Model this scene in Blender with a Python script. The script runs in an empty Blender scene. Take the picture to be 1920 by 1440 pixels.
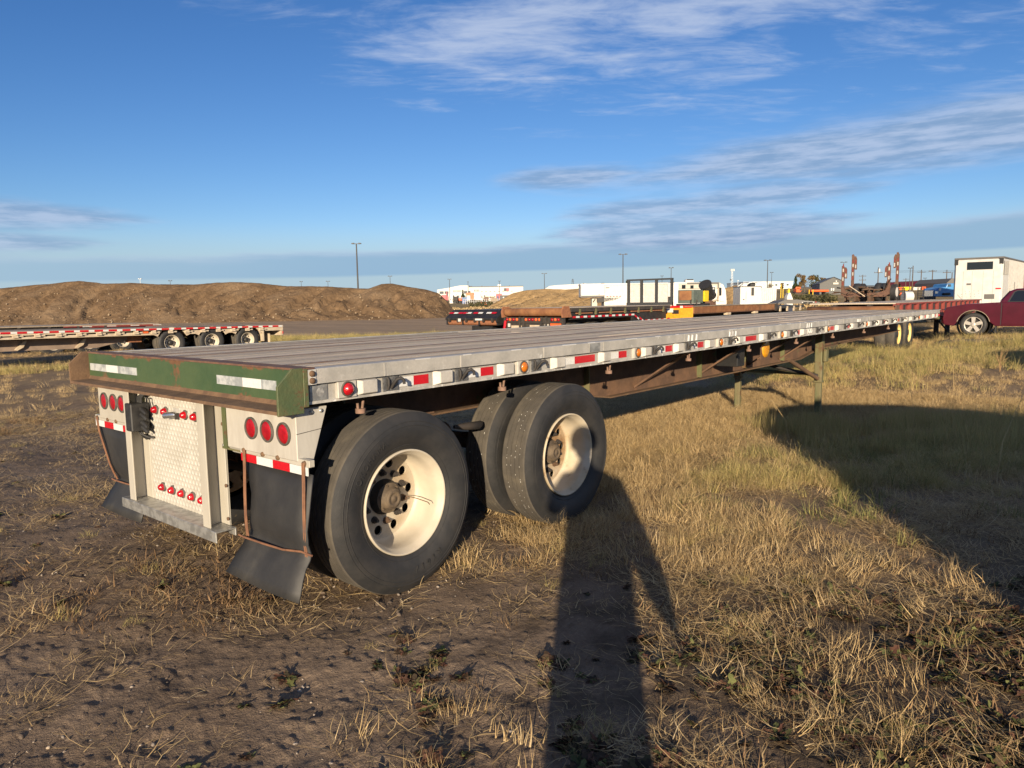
import bpy, bmesh, math, random
import numpy as np
from mathutils import Vector, Matrix
R=math.radians; PI=math.pi
rng=np.random.default_rng(7); random.seed(7)
S=bpy.context.scene; COL=S.collection
# ---------------------------------------------------------------- camera
FPX=1349.46
CP=Vector((-1.9978,-2.9542,1.6142))
YAW,PITCH,ROLL=0.6966,0.1132,-0.0156
FW=Vector((math.cos(YAW)*math.cos(PITCH),math.sin(YAW)*math.cos(PITCH),-math.sin(PITCH)))
R0=Vector((math.sin(YAW),-math.cos(YAW),0)); U0=R0.cross(FW)
RT=R0*math.cos(ROLL)+U0*math.sin(ROLL); UP=-R0*math.sin(ROLL)+U0*math.cos(ROLL)
F2=Vector((math.cos(YAW),math.sin(YAW),0))
cam=bpy.data.cameras.new('camera'); cam.sensor_width=36; cam.lens=FPX/1920*36
cam.clip_start=.04; cam.clip_end=9000
camo=bpy.data.objects.new('camera',cam); COL.objects.link(camo)
m=Matrix((RT,UP,-FW)).transposed().to_4x4(); m.translation=CP; camo.matrix_world=m
S.camera=camo
def at(u,v,d):                      # a point in the place seen at (u,v), d metres along the view axis
    return CP+(FW+RT*((u-960)/FPX)+UP*((720-v)/FPX))*d
# ---------------------------------------------------------------- world, sun, exposure
S.view_settings.view_transform='Standard'; S.view_settings.look='None'
S.view_settings.exposure=0.75; S.view_settings.gamma=1.0; S.view_settings.use_curve_mapping=False
S.cycles.use_denoising=True
S.cycles.max_bounces=5; S.cycles.diffuse_bounces=3; S.cycles.glossy_bounces=3; S.cycles.transparent_max_bounces=8
SUN_TRAVEL=Vector((.810,.546,-.215)).normalized()
sun=bpy.data.lights.new('sun','SUN'); sun.energy=5.0; sun.angle=R(.5); sun.color=(1.0,.82,.585)
so=bpy.data.objects.new('sun',sun); COL.objects.link(so)
so.rotation_euler=SUN_TRAVEL.to_track_quat('-Z','Y').to_euler(); so.location=(-30,-20,20)
W=bpy.data.worlds.new('World'); S.world=W; W.use_nodes=True
class NT:                           # tiny node-expression helper
    def __init__(s,t): s.t=t; s.L=t.links
    def n(s,typ,**k):
        x=s.t.nodes.new(typ)
        for a,b in k.items(): setattr(x,a,b)
        return x
    def put(s,sock,v):
        if hasattr(v,'links') or isinstance(v,bpy.types.NodeSocket): s.L.new(v,sock)
        else: sock.default_value=v
    def m(s,op,a,b=0.0,c=None,clamp=False):
        x=s.n('ShaderNodeMath',operation=op,use_clamp=clamp); s.put(x.inputs[0],a); s.put(x.inputs[1],b)
        if c is not None: s.put(x.inputs[2],c)
        return x.outputs[0]
    def mr(s,v,a,b,c=0.0,d=1.0,smooth=True):
        x=s.n('ShaderNodeMapRange',interpolation_type='SMOOTHSTEP' if smooth else 'LINEAR')
        for i,q in enumerate((v,a,b,c,d)): s.put(x.inputs[i],q)
        return x.outputs[0]
    def mix(s,f,a,b,bt='MIX'):
        x=s.n('ShaderNodeMix',data_type='RGBA',blend_type=bt); s.put(x.inputs[0],f); s.put(x.inputs[6],a); s.put(x.inputs[7],b); return x.outputs[2]
    def noise(s,vec,scale,detail=4,rough=.55,dist=0.0,dim='3D'):
        x=s.n('ShaderNodeTexNoise',noise_dimensions=dim)
        if vec is not None: s.put(x.inputs['Vector'],vec)
        x.inputs['Scale'].default_value=scale; x.inputs['Detail'].default_value=detail; x.inputs['Roughness'].default_value=rough; x.inputs['Distortion'].default_value=dist
        return x.outputs[0]
    def mapv(s,vec,loc=(0,0,0),rot=(0,0,0),sc=(1,1,1)):
        x=s.n('ShaderNodeMapping'); s.put(x.inputs[0],vec); x.inputs[1].default_value=loc; x.inputs[2].default_value=rot; x.inputs[3].default_value=sc; return x.outputs[0]
    def dot(s,a,b):
        x=s.n('ShaderNodeVectorMath',operation='DOT_PRODUCT'); s.put(x.inputs[0],a); s.put(x.inputs[1],b); return x.outputs['Value']
    def xyz(s,a,b,c):
        x=s.n('ShaderNodeCombineXYZ'); s.put(x.inputs[0],a); s.put(x.inputs[1],b); s.put(x.inputs[2],c); return x.outputs[0]
def build_sky():
    t=NT(W.node_tree); W.node_tree.nodes.clear()
    sky=t.n('ShaderNodeTexSky',sky_type='NISHITA',sun_disc=False)
    sky.sun_elevation=R(12.4); sky.sun_rotation=math.atan2(-SUN_TRAVEL.x,-SUN_TRAVEL.y)
    sky.altitude=700; sky.air_density=1.0; sky.dust_density=.15; sky.ozone_density=2.2
    d=t.n('ShaderNodeTexCoord').outputs['Generated']
    a=t.dot(d,tuple(R0)); b=t.dot(d,tuple(F2)); z=t.dot(d,(0,0,1))
    az=t.m('ARCTAN2',a,b); el=t.m('ARCTANGENT',t.m('DIVIDE',z,t.m('SQRT',t.m('ADD',t.m('MULTIPLY',a,a),t.m('MULTIPLY',b,b)))))
    # the sky is seen with a touch more contrast: zenith deeper, horizon paler
    base=sky.outputs[0]
    sc=t.n('ShaderNodeSeparateColor'); t.put(sc.inputs[0],base); ch=[]
    for i,(x0,y0,g) in enumerate(((3.445,2.25,1.45),(5.85,4.95,1.20),(7.24,8.1,1.03))):
        v=sc.outputs[i]; ch.append(t.m('MINIMUM',t.m('MULTIPLY',t.m('POWER',t.m('DIVIDE',v,x0),g),y0),t.m('MULTIPLY',v,1.15)))
    cc=t.n('ShaderNodeCombineColor')
    for i in range(3): t.put(cc.inputs[i],ch[i])
    base=cc.outputs[0]
    azs=t.m('SINE',az)                               # continues behind the camera without a seam
    # planar projection of the cloud deck
    zz=t.m('ADD',t.m('MAXIMUM',z,0.0),.06)
    px=t.m('DIVIDE',a,zz); py=t.m('DIVIDE',b,zz); p=t.xyz(px,py,0.0)
    # high thin broken layer (altocumulus wisps)
    wv=t.mapv(p,rot=(0,0,R(-14)),sc=(.95,1.75,1))
    n1=t.noise(wv,2.1,7,.64,.6); n2=t.noise(t.mapv(p,rot=(0,0,R(-8))),.62,3,.5)
    n4=t.noise(t.mapv(p,rot=(0,0,R(-34)),sc=(1.0,2.6,1)),5.0,4,.6,.6)
    cov=t.m('ADD',t.mr(azs,-.42,.05,-.16,.095,False),t.m('MULTIPLY',t.mr(t.m('ADD',el,t.m('MULTIPLY',azs,.10)),.20,.31,-.17,.0),1.0))
    cov=t.m('ADD',cov,t.m('MULTIPLY',t.m('SUBTRACT',n2,.5),.95))
    hi=t.mr(t.m('ADD',t.m('ADD',t.m('MULTIPLY',n1,.66),t.m('MULTIPLY',n4,.34)),cov),.425,.78)
    hi=t.m('MULTIPLY',hi,t.mr(el,.18,.25))
    # mid band rising to the right, and smaller streaks under it
    q=t.xyz(t.m('MULTIPLY',az,3.0),t.m('MULTIPLY',el,26.0),0.0)
    qt=t.xyz(t.m('MULTIPLY',az,7.0),t.m('MULTIPLY',el,70.0),3.0)
    w1=t.m('SUBTRACT',t.noise(q,1.6,5,.6),.5); w2=t.m('SUBTRACT',t.noise(qt,1.4,5,.6),.5)
    def band(c0,slope,half,x0,x1,wob,soft=.012,x2=None,x3=None):
        c=t.m('ADD',c0,t.m('MULTIPLY',azs,slope))
        e=t.m('SUBTRACT',t.m('ADD',el,t.m('ADD',t.m('MULTIPLY',w1,wob),t.m('MULTIPLY',w2,wob*.55))),c)
        h=t.m('MULTIPLY',half,t.mr(azs,x0,x1))
        if x2 is not None: h=t.m('MULTIPLY',h,t.mr(azs,x2,x3,1.0,0.0))
        k=t.mr(t.m('SUBTRACT',h,t.m('ABSOLUTE',e)),-soft*.3,soft)
        return t.m('MULTIPLY',k,t.mr(h,0.0,.008))
    b1=t.m('MULTIPLY',band(.146,.072,.042,.0,.42,.034,.030),.85)
    b1b=t.m('MULTIPLY',band(.163,.02,.020,-.06,.06,.026,.018,.10,.24),.80)
    b2=t.m('MULTIPLY',band(.110,.055,.022,.02,.16,.024,.018,.34,.52),.8)
    b3=t.m('MULTIPLY',band(.088,.02,.030,.00,.16,.03,.018,.30,.50),.8)
    b4=t.m('MULTIPLY',band(.108,.004,.020,-.99,-.80,.018,.014,-.56,-.38),.8)
    b5=t.m('MULTIPLY',band(.078,.004,.014,-.99,-.8,.018,.012,-.58,-.42),.7)
    mx=lambda *q:__import__('functools').reduce(lambda x,y:t.m('MAXIMUM',x,y),q)
    mid=mx(b1,b1b,b2,b3,b4,b5)
    # low stratus sheet with a clear strip under it
    lo_edge=t.m('ADD',t.m('ADD',.041,t.m('MULTIPLY',azs,.018)),t.m('MULTIPLY',w1,.004))
    hi_edge=t.m('ADD',t.m('ADD',.080,t.m('MULTIPLY',azs,.030)),t.m('MULTIPLY',w1,.030))
    low=t.m('MULTIPLY',t.mr(t.m('SUBTRACT',el,lo_edge),-.0015,.0035),t.mr(t.m('SUBTRACT',hi_edge,el),-.002,.012))
    low=t.m('MULTIPLY',low,t.mr(azs,-.62,-.15,.50,.92))
    veil=t.mr(el,.115,.035,.0,.93)
    sh=t.noise(t.xyz(t.m('MULTIPLY',az,14.0),t.m('MULTIPLY',el,95.0),1.0),1.2,4,.6)
    ccol=t.mix(t.mr(sh,.35,.68),C_MIDD,C_MIDL)
    c=t.mix(veil,base,C_VEIL)
    c=t.mix(low,c,t.mix(t.mr(t.m('SUBTRACT',hi_edge,el),.016,-.002),C_LOW,C_MIDL))
    c=t.mix(mid,c,ccol)
    c=t.mix(t.m('MULTIPLY',hi,.68),c,C_HI)
    bg=t.n('ShaderNodeBackground'); t.put(bg.inputs[0],c); bg.inputs[1].default_value=SKY_STR
    o=t.n('ShaderNodeOutputWorld'); t.L.new(bg.outputs[0],o.inputs[0])
SKY_STR=.067
C_HI=(5.3,6.0,7.4,1); C_MIDL=(4.1,5.0,6.7,1); C_MIDD=(2.2,3.35,5.2,1); C_LOW=(2.65,4.2,5.85,1); C_VEIL=(3.75,5.15,6.1,1)
build_sky()
# ---------------------------------------------------------------- helpers
def hsh(ix,iy,seed):
    h=(ix.astype(np.int64)*374761393+iy.astype(np.int64)*668265263+seed*974711)&0xffffffff
    h=((h^(h>>13))*1274126177)&0xffffffff
    return ((h^(h>>16))&0xffff)/65535.0
def vn(x,y,seed=0):
    x=np.asarray(x,float); y=np.asarray(y,float); ix=np.floor(x); iy=np.floor(y); fx=x-ix; fy=y-iy
    fx=fx*fx*(3-2*fx); fy=fy*fy*(3-2*fy)
    a=hsh(ix,iy,seed); b=hsh(ix+1,iy,seed); c=hsh(ix,iy+1,seed); d=hsh(ix+1,iy+1,seed)
    return a+(b-a)*fx+(c-a)*fy+(a-b-c+d)*fx*fy
def fbm(x,y,o=4,seed=0,g=.5):
    s=0;a=1;t=0
    for i in range(o):
        s=s+a*vn(x*2**i+i*17.3,y*2**i-i*9.1,seed+i); t+=a; a*=g
    return s/t
def ss(a,b,x):
    t=np.clip((np.asarray(x,float)-a)/(b-a),0,1); return t*t*(3-2*t)
def ground(x,y):                    # height of the ground in metres, without the small clods
    x=np.asarray(x,float); y=np.asarray(y,float)
    d=(x-CP.x)*F2.x+(y-CP.y)*F2.y
    g=-.27*ss(5,12,d)+.22*ss(14,21,x)*(1-ss(4,9,y))+.27*ss(22,26,x)*(1-ss(.9,2.2,y))*(1-ss(40,60,x))
    r=np.maximum(d-75,0); lt=((x-CP.x)*R0.x+(y-CP.y)*R0.y)/np.maximum(d,1)
    g=g+np.where(d<300,r*(.012+.014*ss(.15,.42,lt)),225*(.012+.014*ss(.15,.42,lt))+.0135*(d-300))*(d>75)
    return g+.05*(fbm(x*.35,y*.35,3,5)-.5)*ss(3,9,d)
def gz(x,y): return float(ground(np.array([x]),np.array([y]))[0])
class MB:
    def __init__(s): s.v=[];s.f=[];s.m=[];s.s=[]
    def add(s,vs,fs,mi=0,sm=False):
        o=len(s.v); s.v+= [tuple(v) for v in vs]
        for f in fs: s.f.append([i+o for i in f]); s.m.append(mi); s.s.append(sm)
        return s
    def box(s,x0,x1,y0,y1,z0,z1,mi=0,M=None):
        vs=[(x,y,z) for x in (x0,x1) for y in (y0,y1) for z in (z0,z1)]
        if M is not None: vs=[M@Vector(v) for v in vs]
        return s.add(vs,[(0,1,3,2),(4,6,7,5),(0,4,5,1),(2,3,7,6),(0,2,6,4),(1,5,7,3)],mi)
    def prism(s,poly,ax,a,b,mi=0,sm=False):
        def P(p,t):
            return (t,p[0],p[1]) if ax=='x' else (p[0],t,p[1]) if ax=='y' else (p[0],p[1],t)
        n=len(poly); vs=[P(p,a) for p in poly]+[P(p,b) for p in poly]
        return s.add(vs,[list(range(n))[::-1],list(range(n,2*n))]+[(i,(i+1)%n,(i+1)%n+n,i+n) for i in range(n)],mi,sm)
    def tube(s,pts,r,n=8,mi=0,sm=True):
        pts=[Vector(p) for p in pts]; rs=r if isinstance(r,(list,tuple)) else [r]*len(pts)
        rings=[];up=None
        for i,p in enumerate(pts):
            t=(pts[min(i+1,len(pts)-1)]-pts[max(i-1,0)]).normalized()
            if up is None: up=t.orthogonal().normalized()
            up=(up-t*up.dot(t)).normalized(); w=t.cross(up)
            rings.append([p+(up*math.cos(2*PI*k/n)+w*math.sin(2*PI*k/n))*rs[i] for k in range(n)])
        vs=[v for q in rings for v in q]; fs=[]
        for i in range(len(pts)-1):
            for k in range(n): fs.append((i*n+k,i*n+(k+1)%n,(i+1)*n+(k+1)%n,(i+1)*n+k))
        s.add(vs,fs,mi,sm)
        o=len(pts)-1; s.add(rings[0],[list(range(n))[::-1]],mi); s.add(rings[-1],[list(range(n))],mi); return s
    def lathe(s,prof,n,c=(0,0,0),ax='y',mi=0,sm=True,mis=None):
        # prof: (radius, along)
        vs=[]
        for r,a in prof:
            for k in range(n):
                t=2*PI*k/n; u,w=r*math.cos(t),r*math.sin(t)
                q=(u,a,w) if ax=='y' else (a,u,w) if ax=='x' else (u,w,a)
                vs.append((c[0]+q[0],c[1]+q[1],c[2]+q[2]))
        for i in range(len(prof)-1):
            fs=[(i*n+k,i*n+(k+1)%n,(i+1)*n+(k+1)%n,(i+1)*n+k) for k in range(n)]
            if i==0: o=len(s.v); s.v+=vs
            for f in fs: s.f.append([j+o for j in f]); s.m.append(mis[i] if mis else mi); s.s.append(sm)
        return s
    def lathe_split(s,prof,n,mis,**k):
        for i in range(len(prof)-1): s.lathe(prof[i:i+2],n,mi=mis[i],**k)
        return s
    def disc(s,c,r,n,ax='y',mi=0):
        vs=[]
        for k in range(n):
            t=2*PI*k/n;u,w=r*math.cos(t),r*math.sin(t)
            q=(u,0,w) if ax=='y' else (0,u,w) if ax=='x' else (u,w,0)
            vs.append((c[0]+q[0],c[1]+q[1],c[2]+q[2]))
        return s.add(vs,[list(range(n))],mi)
    def build(s,name,mats,parent=None,bevel=0,seg=1,**k):
        me=bpy.data.meshes.new(name); me.from_pydata(s.v,[],s.f)
        mats=mats if isinstance(mats,(list,tuple)) else [mats]
        for q in mats: me.materials.append(q)
        me.polygons.foreach_set('material_index',np.array(s.m,dtype=np.int32)); me.polygons.foreach_set('use_smooth',np.array(s.s,dtype=bool))
        bm=bmesh.new(); bm.from_mesh(me)
        bmesh.ops.recalc_face_normals(bm,faces=bm.faces); bm.to_mesh(me); bm.free()
        me.update(); o=bpy.data.objects.new(name,me); COL.objects.link(o)
        if parent is not None: o.parent=parent
        if bevel:
            b=o.modifiers.new('bevel','BEVEL'); b.width=bevel; b.segments=seg; b.limit_method='ANGLE'; b.angle_limit=R(40)
        for a,b in k.items(): o[a]=b
        return o
def thing(name,label,cat,loc=(0,0,0),rz=0,group=None):
    o=bpy.data.objects.new(name,None); COL.objects.link(o); o.location=loc; o.rotation_euler=(0,0,rz)
    o.empty_display_size=.2; o['label']=label; o['category']=cat
    if group: o['group']=group
    return o
def tag(o,label,cat,group=None,kind=None):
    if label: o['label']=label
    if cat: o['category']=cat
    if group: o['group']=group
    if kind: o['kind']=kind
    return o
def kids(o): return [c for c in o.children]
def dup(o,parent=None,**k):
    c=o.copy(); COL.objects.link(c); c.parent=parent
    for ch in kids(o): dup(ch,c)
    for a,b in k.items(): c[a]=b
    return c
# ---------------------------------------------------------------- materials
def mat(name,c,c2=None,ns=6,lo=.35,hi=.65,rough=.6,metal=0.0,bump=0.0,bs=60,rust=None,rs=3,rlo=.55,rhi=.68,stretch=(1,1,1),fine=0.0,fs=40,coat=0,rand=0,spec=.5,c3=None,s3=1.2,l3=.5,h3=.75,tr=0.0,rad=None,edge=None,bd=.01):
    M=bpy.data.materials.new(name); M.use_nodes=True; t=NT(M.node_tree)
    B=M.node_tree.nodes['Principled BSDF']
    v=t.n('ShaderNodeTexCoord').outputs['Object']
    if rand: 
        oi=t.n('ShaderNodeObjectInfo'); 
        x=t.n('ShaderNodeVectorMath',operation='ADD'); t.put(x.inputs[0],v); t.put(x.inputs[1],t.xyz(t.m('MULTIPLY',oi.outputs['Random'],37.0),t.m('MULTIPLY',oi.outputs['Random'],91.0),0.0)); v=x.outputs[0]
    vs=t.mapv(v,sc=stretch)
    col=(*c,1)
    if c2: col=t.mix(t.mr(t.noise(vs,ns,5,.6),lo,hi),(*c,1),(*c2,1))
    if c3: col=t.mix(t.mr(t.noise(vs,s3,4,.6),l3,h3),col,(*c3,1))
    if fine: 
        f=t.m('ADD',t.m('MULTIPLY',t.m('SUBTRACT',t.noise(vs,fs,4,.65),.5),fine*2),1.0)
        col=t.mix(1.0,col,t.xyz(f,f,f),'MULTIPLY')
    if rand:
        f=t.m('ADD',t.m('MULTIPLY',t.m('SUBTRACT',oi.outputs['Random'],.5),rand*2),1.0); col=t.mix(1.0,col,t.xyz(f,f,f),'MULTIPLY')
    if rad:                          # grime that has gathered towards the hub
        sp=t.n('ShaderNodeSeparateXYZ'); t.put(sp.inputs[0],t.n('ShaderNodeTexCoord').outputs['Object'])
        rr=t.m('SQRT',t.m('ADD',t.m('MULTIPLY',sp.outputs[0],sp.outputs[0]),t.m('MULTIPLY',sp.outputs[2],sp.outputs[2])))
        k=t.m('MULTIPLY',t.mr(rr,rad[0],rad[1]),t.mr(t.noise(v,rad[4],5,.65),.30,.68,rad[3]*.25,rad[3])); col=t.mix(k,col,(*rad[2],1))
    rg=rough
    if rust:
        edgem=0.0
        if edge:
            sp=t.n('ShaderNodeSeparateXYZ'); t.put(sp.inputs[0],t.n('ShaderNodeTexCoord').outputs['Object'])
            edgem=t.m('MULTIPLY',t.m('ADD',t.mr(sp.outputs[2],edge[1],edge[0]),t.mr(sp.outputs[2],edge[2],edge[3])),.11)
        rm=t.mr(t.m('ADD',t.m('MULTIPLY',t.noise(v,rs,6,.65),.8),t.m('ADD',t.m('MULTIPLY',t.noise(v,rs*9,3,.6),.2),edgem)),rlo,rhi)
        rc=t.mix(t.noise(v,rs*6,3),(*rust,1),(rust[0]*.45,rust[1]*.4,rust[2]*.4,1))
        col=t.mix(rm,col,rc); rg=t.m('ADD',t.m('MULTIPLY',rm,.9-rough),rough)
        if metal: metal=t.m('MULTIPLY',t.m('SUBTRACT',1.0,rm),metal)
    t.put(B.inputs['Base Color'],col); t.put(B.inputs['Roughness'],rg); t.put(B.inputs['Metallic'],metal)
    B.inputs['Specular IOR Level'].default_value=spec
    if coat: B.inputs['Coat Weight'].default_value=coat; B.inputs['Coat Roughness'].default_value=.08
    if tr: B.inputs['Transmission Weight'].default_value=tr
    if bump:
        b=t.n('ShaderNodeBump'); b.inputs['Strength'].default_value=min(1,bump); b.inputs['Distance'].default_value=bd
        t.put(b.inputs['Height'],t.noise(vs,bs,5,.65)); t.L.new(b.outputs[0],B.inputs['Normal'])
    return M
RUST=(.16,.075,.036)
MT={}
def D(k,*a,**b): MT[k]=mat(k,*a,**b); return MT[k]
D('aluminium rail',(.43,.41,.375),(.31,.30,.275),5,.3,.7,.6,.12,.25,90,fine=.2,fs=55,c3=(.56,.55,.52),s3=9,l3=.60,h3=.72)
D('aluminium light',(.50,.475,.43),(.39,.37,.335),6,.35,.7,.55,.12,.15,80,fine=.14,fs=60,rand=.06)
D('aluminium edge',(.50,.48,.44),(.34,.33,.31),12,.35,.65,.5,.12,.2,70,c3=(.75,.74,.70),s3=16,l3=.58,h3=.66)
D('weathered plank',(.61,.515,.40),(.44,.37,.29),3,.32,.66,.92,0,.6,14,stretch=(.5,14,6),fine=.35,fs=30,rand=.22,spec=.2,c3=(.72,.63,.50),s3=5,l3=.58,h3=.74)
D('deck strip',(.125,.098,.09),(.165,.13,.112),4,rough=.75,bump=.3,bs=30,fine=.2,rust=RUST,rs=5,rlo=.62,rhi=.75)
D('green paint',(.042,.076,.033),(.058,.09,.038),4,rough=.5,rust=(.17,.085,.04),rs=3.6,rlo=.60,rhi=.67,fine=.15,fs=25,stretch=(1,1,1),bump=.2,bs=50,edge=(1.125,1.18,1.275,1.306))
D('rusty green',(.10,.105,.045),(.06,.088,.038),5,rough=.6,rust=(.15,.075,.036),rs=7,rlo=.54,rhi=.62,bump=.35,bs=60,fine=.2)
D('leg paint',(.105,.115,.05),(.15,.13,.065),3,rough=.6,rust=(.15,.085,.042),rs=5,rlo=.52,rhi=.66,bump=.2,bs=50,fine=.2,stretch=(2,2,.5))
D('rusty beam',(.15,.083,.048),(.095,.055,.035),5,rough=.85,bump=.35,bs=60,fine=.3,fs=30,c3=(.065,.095,.042),s3=4,l3=.60,h3=.70)
D('rust lip',(.155,.092,.05),(.10,.058,.034),8,rough=.85,bump=.4,bs=60,fine=.25)
D('rust edge',(.10,.052,.04),(.15,.08,.05),10,rough=.85,bump=.4,bs=50,fine=.25)
D('rust orange',(.30,.13,.06),(.21,.085,.045),12,rough=.85,bump=.3,bs=80)
D('dark steel',(.028,.025,.024),(.05,.04,.033),6,rough=.7,bump=.2,bs=40,rust=RUST,rs=4,rlo=.6,rhi=.75)
D('cream panel',(.42,.395,.34),(.345,.32,.27),4,.35,.75,.42,0,.05,40,fine=.08,fs=30,c3=(.44,.32,.19),s3=2.2,l3=.63,h3=.86,stretch=(1,1,.35))
D('white box',(.45,.43,.385),(.375,.35,.31),4,rough=.45,fine=.08,c3=(.42,.28,.16),s3=3.2,l3=.64,h3=.85,stretch=(2,2,.5))
D('galvanised',(.46,.46,.44),(.30,.30,.29),18,.42,.6,.4,.6,.1,50)
D('red lens',(.42,.006,.012),(.30,.004,.01),30,rough=.22,coat=.6,bump=.25,bs=120)
D('red dull lens',(.36,.004,.010),(.26,.002,.007),40,rough=.35,coat=.3,bump=.4,bs=160)
D('amber lens',(.55,.16,.01),(.42,.10,.008),40,rough=.3,coat=.4,bump=.3,bs=120)
D('panel bright',(.49,.47,.42),(.42,.40,.35),6,rough=.35,metal=.15)
D('amber reflector',(.75,.36,.02),(.55,.22,.012),60,rough=.3,coat=.5,bump=.6,bs=130)
D('rubber grommet',(.05,.047,.042),(.09,.08,.07),30,rough=.8)
D('tape red',(.48,.008,.016),(.41,.007,.014),60,rough=.35,coat=.2,fine=.08,fs=200)
D('tape white',(.64,.64,.62),(.56,.56,.55),70,rough=.35,fine=.06,fs=200)
D('faded tape red',(.22,.028,.028),(.14,.03,.025),20,rough=.6)
D('faded tape white',(.50,.48,.44),(.36,.33,.30),20,rough=.6)
D('tape grey',(.42,.44,.44),(.25,.27,.28),14,.4,.62,rough=.4,fine=.15,fs=90)
D('black rubber',(.021,.021,.022),(.034,.033,.032),3,rough=.62,bump=.1,bs=30,fine=.15,c3=(.075,.07,.06),s3=2,l3=.6,h3=.85)
D('tyre side',(.017,.0175,.019),(.027,.026,.026),9,rough=.66,bump=.12,bs=50,fine=.2,rand=.12,c3=(.065,.056,.045),s3=4,l3=.62,h3=.85)
D('tyre tread',(.085,.074,.060),(.062,.055,.046),9,rough=.92,bump=.25,bs=120,fine=.15,fs=60,c3=(.11,.095,.072),s3=6,l3=.5,h3=.75)
D('rim cream',(.49,.44,.355),(.41,.36,.28),5,.35,.7,.5,0,.1,50,rust=(.30,.17,.075),rs=5,rlo=.62,rhi=.80,fine=.10,rad=(.262,.20,(.33,.245,.15),.75,7))
D('rim rusty',(.50,.44,.34),(.38,.30,.19),5,.35,.7,.55,0,.15,60,rust=(.25,.13,.06),rs=4.5,rlo=.55,rhi=.70,fine=.1,rad=(.264,.225,(.27,.165,.085),1.0,6))
D('rim yellow',(.72,.55,.22),(.64,.46,.15),5,rough=.5,rust=RUST,rs=6,rlo=.66,rhi=.8)
D('hub brown',(.13,.095,.06),(.07,.052,.036),14,rough=.75,bump=.2,bs=70)
D('black plastic',(.018,.018,.019),(.03,.03,.03),20,rough=.5)
D('chrome',(.65,.65,.64),rough=.25,metal=.9)
D('red oxide',(.24,.040,.030),(.17,.032,.026),4,rough=.7,rust=RUST,rs=5,rlo=.55,rhi=.7,fine=.2,bump=.2,bs=30)
D('rust sheet',(.27,.125,.05),(.18,.075,.032),2.2,rough=.8,fine=.25,fs=12,bump=.2,bs=30,c3=(.10,.05,.028),s3=1.2)
D('tan deck',(.33,.27,.20),(.25,.20,.15),6,rough=.9,fine=.25,fs=10)
D('cream frame',(.54,.45,.33),(.44,.35,.25),5,rough=.6,fine=.15,rust=(.26,.14,.06),rs=4,rlo=.62,rhi=.75)
D('brown frame',(.27,.20,.155),(.21,.155,.12),3,rough=.7,fine=.15)
D('black paint',(.014,.014,.015),(.028,.026,.024),5,rough=.5,fine=.3)
D('dark grey paint',(.045,.046,.047),rough=.5)
D('grey green',(.115,.14,.115),(.09,.11,.09),4,rough=.5,fine=.1)
D('yellow paint',(.78,.55,.015),(.70,.46,.01),5,rough=.45)
D('orange yellow',(.70,.33,.02),(.62,.26,.015),8,rough=.6,rust=RUST,rs=4,rlo=.6,rhi=.7)
D('white paint',(.60,.585,.555),(.54,.525,.49),3,rough=.4,fine=.05)
D('white clad',(.58,.565,.53),(.50,.485,.45),3,rough=.55,fine=.06)
D('pale clad',(.60,.66,.64),(.54,.60,.58),3,rough=.6)
D('grey clad',(.085,.088,.088),(.07,.072,.073),4,rough=.6)
D('roof grey',(.12,.115,.11),rough=.7)
D('glass dark',(.012,.014,.016),rough=.08,coat=.5)
D('window blue',(.06,.075,.09),rough=.15)
D('orange paint',(.66,.13,.03),(.58,.10,.025),6,rough=.5)
D('blue paint',(.07,.25,.50),(.05,.19,.42),5,rough=.4,coat=.3)
D('navy paint',(.03,.07,.22),rough=.5)
D('red paint',(.42,.03,.05),(.34,.02,.04),5,rough=.45)
D('maroon paint',(.075,.007,.016),(.060,.006,.013),3,rough=.28,coat=.7,c3=(.16,.075,.06),s3=2,l3=.62,h3=.9)
D('black trim',(.02,.02,.021),rough=.6)
D('alloy',(.62,.58,.52),(.50,.46,.40),20,rough=.35,metal=.4)
D('pole steel',(.055,.052,.052),rough=.6)
D('pole white',(.60,.62,.62),rough=.6)
D('pole wood',(.11,.085,.065),(.08,.06,.045),4,rough=.9)
D('wire black',(.012,.012,.013),rough=.6)
D('skin tone',(.45,.26,.18),rough=.6)
D('jacket cloth',(.05,.055,.07),(.04,.043,.055),9,rough=.9)
D('hair dark',(.03,.02,.015),rough=.7)
D('oil dark',(.05,.04,.03),(.12,.075,.045),7,rough=.7,fine=.3,rust=RUST,rs=5,rlo=.48,rhi=.62)
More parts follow.
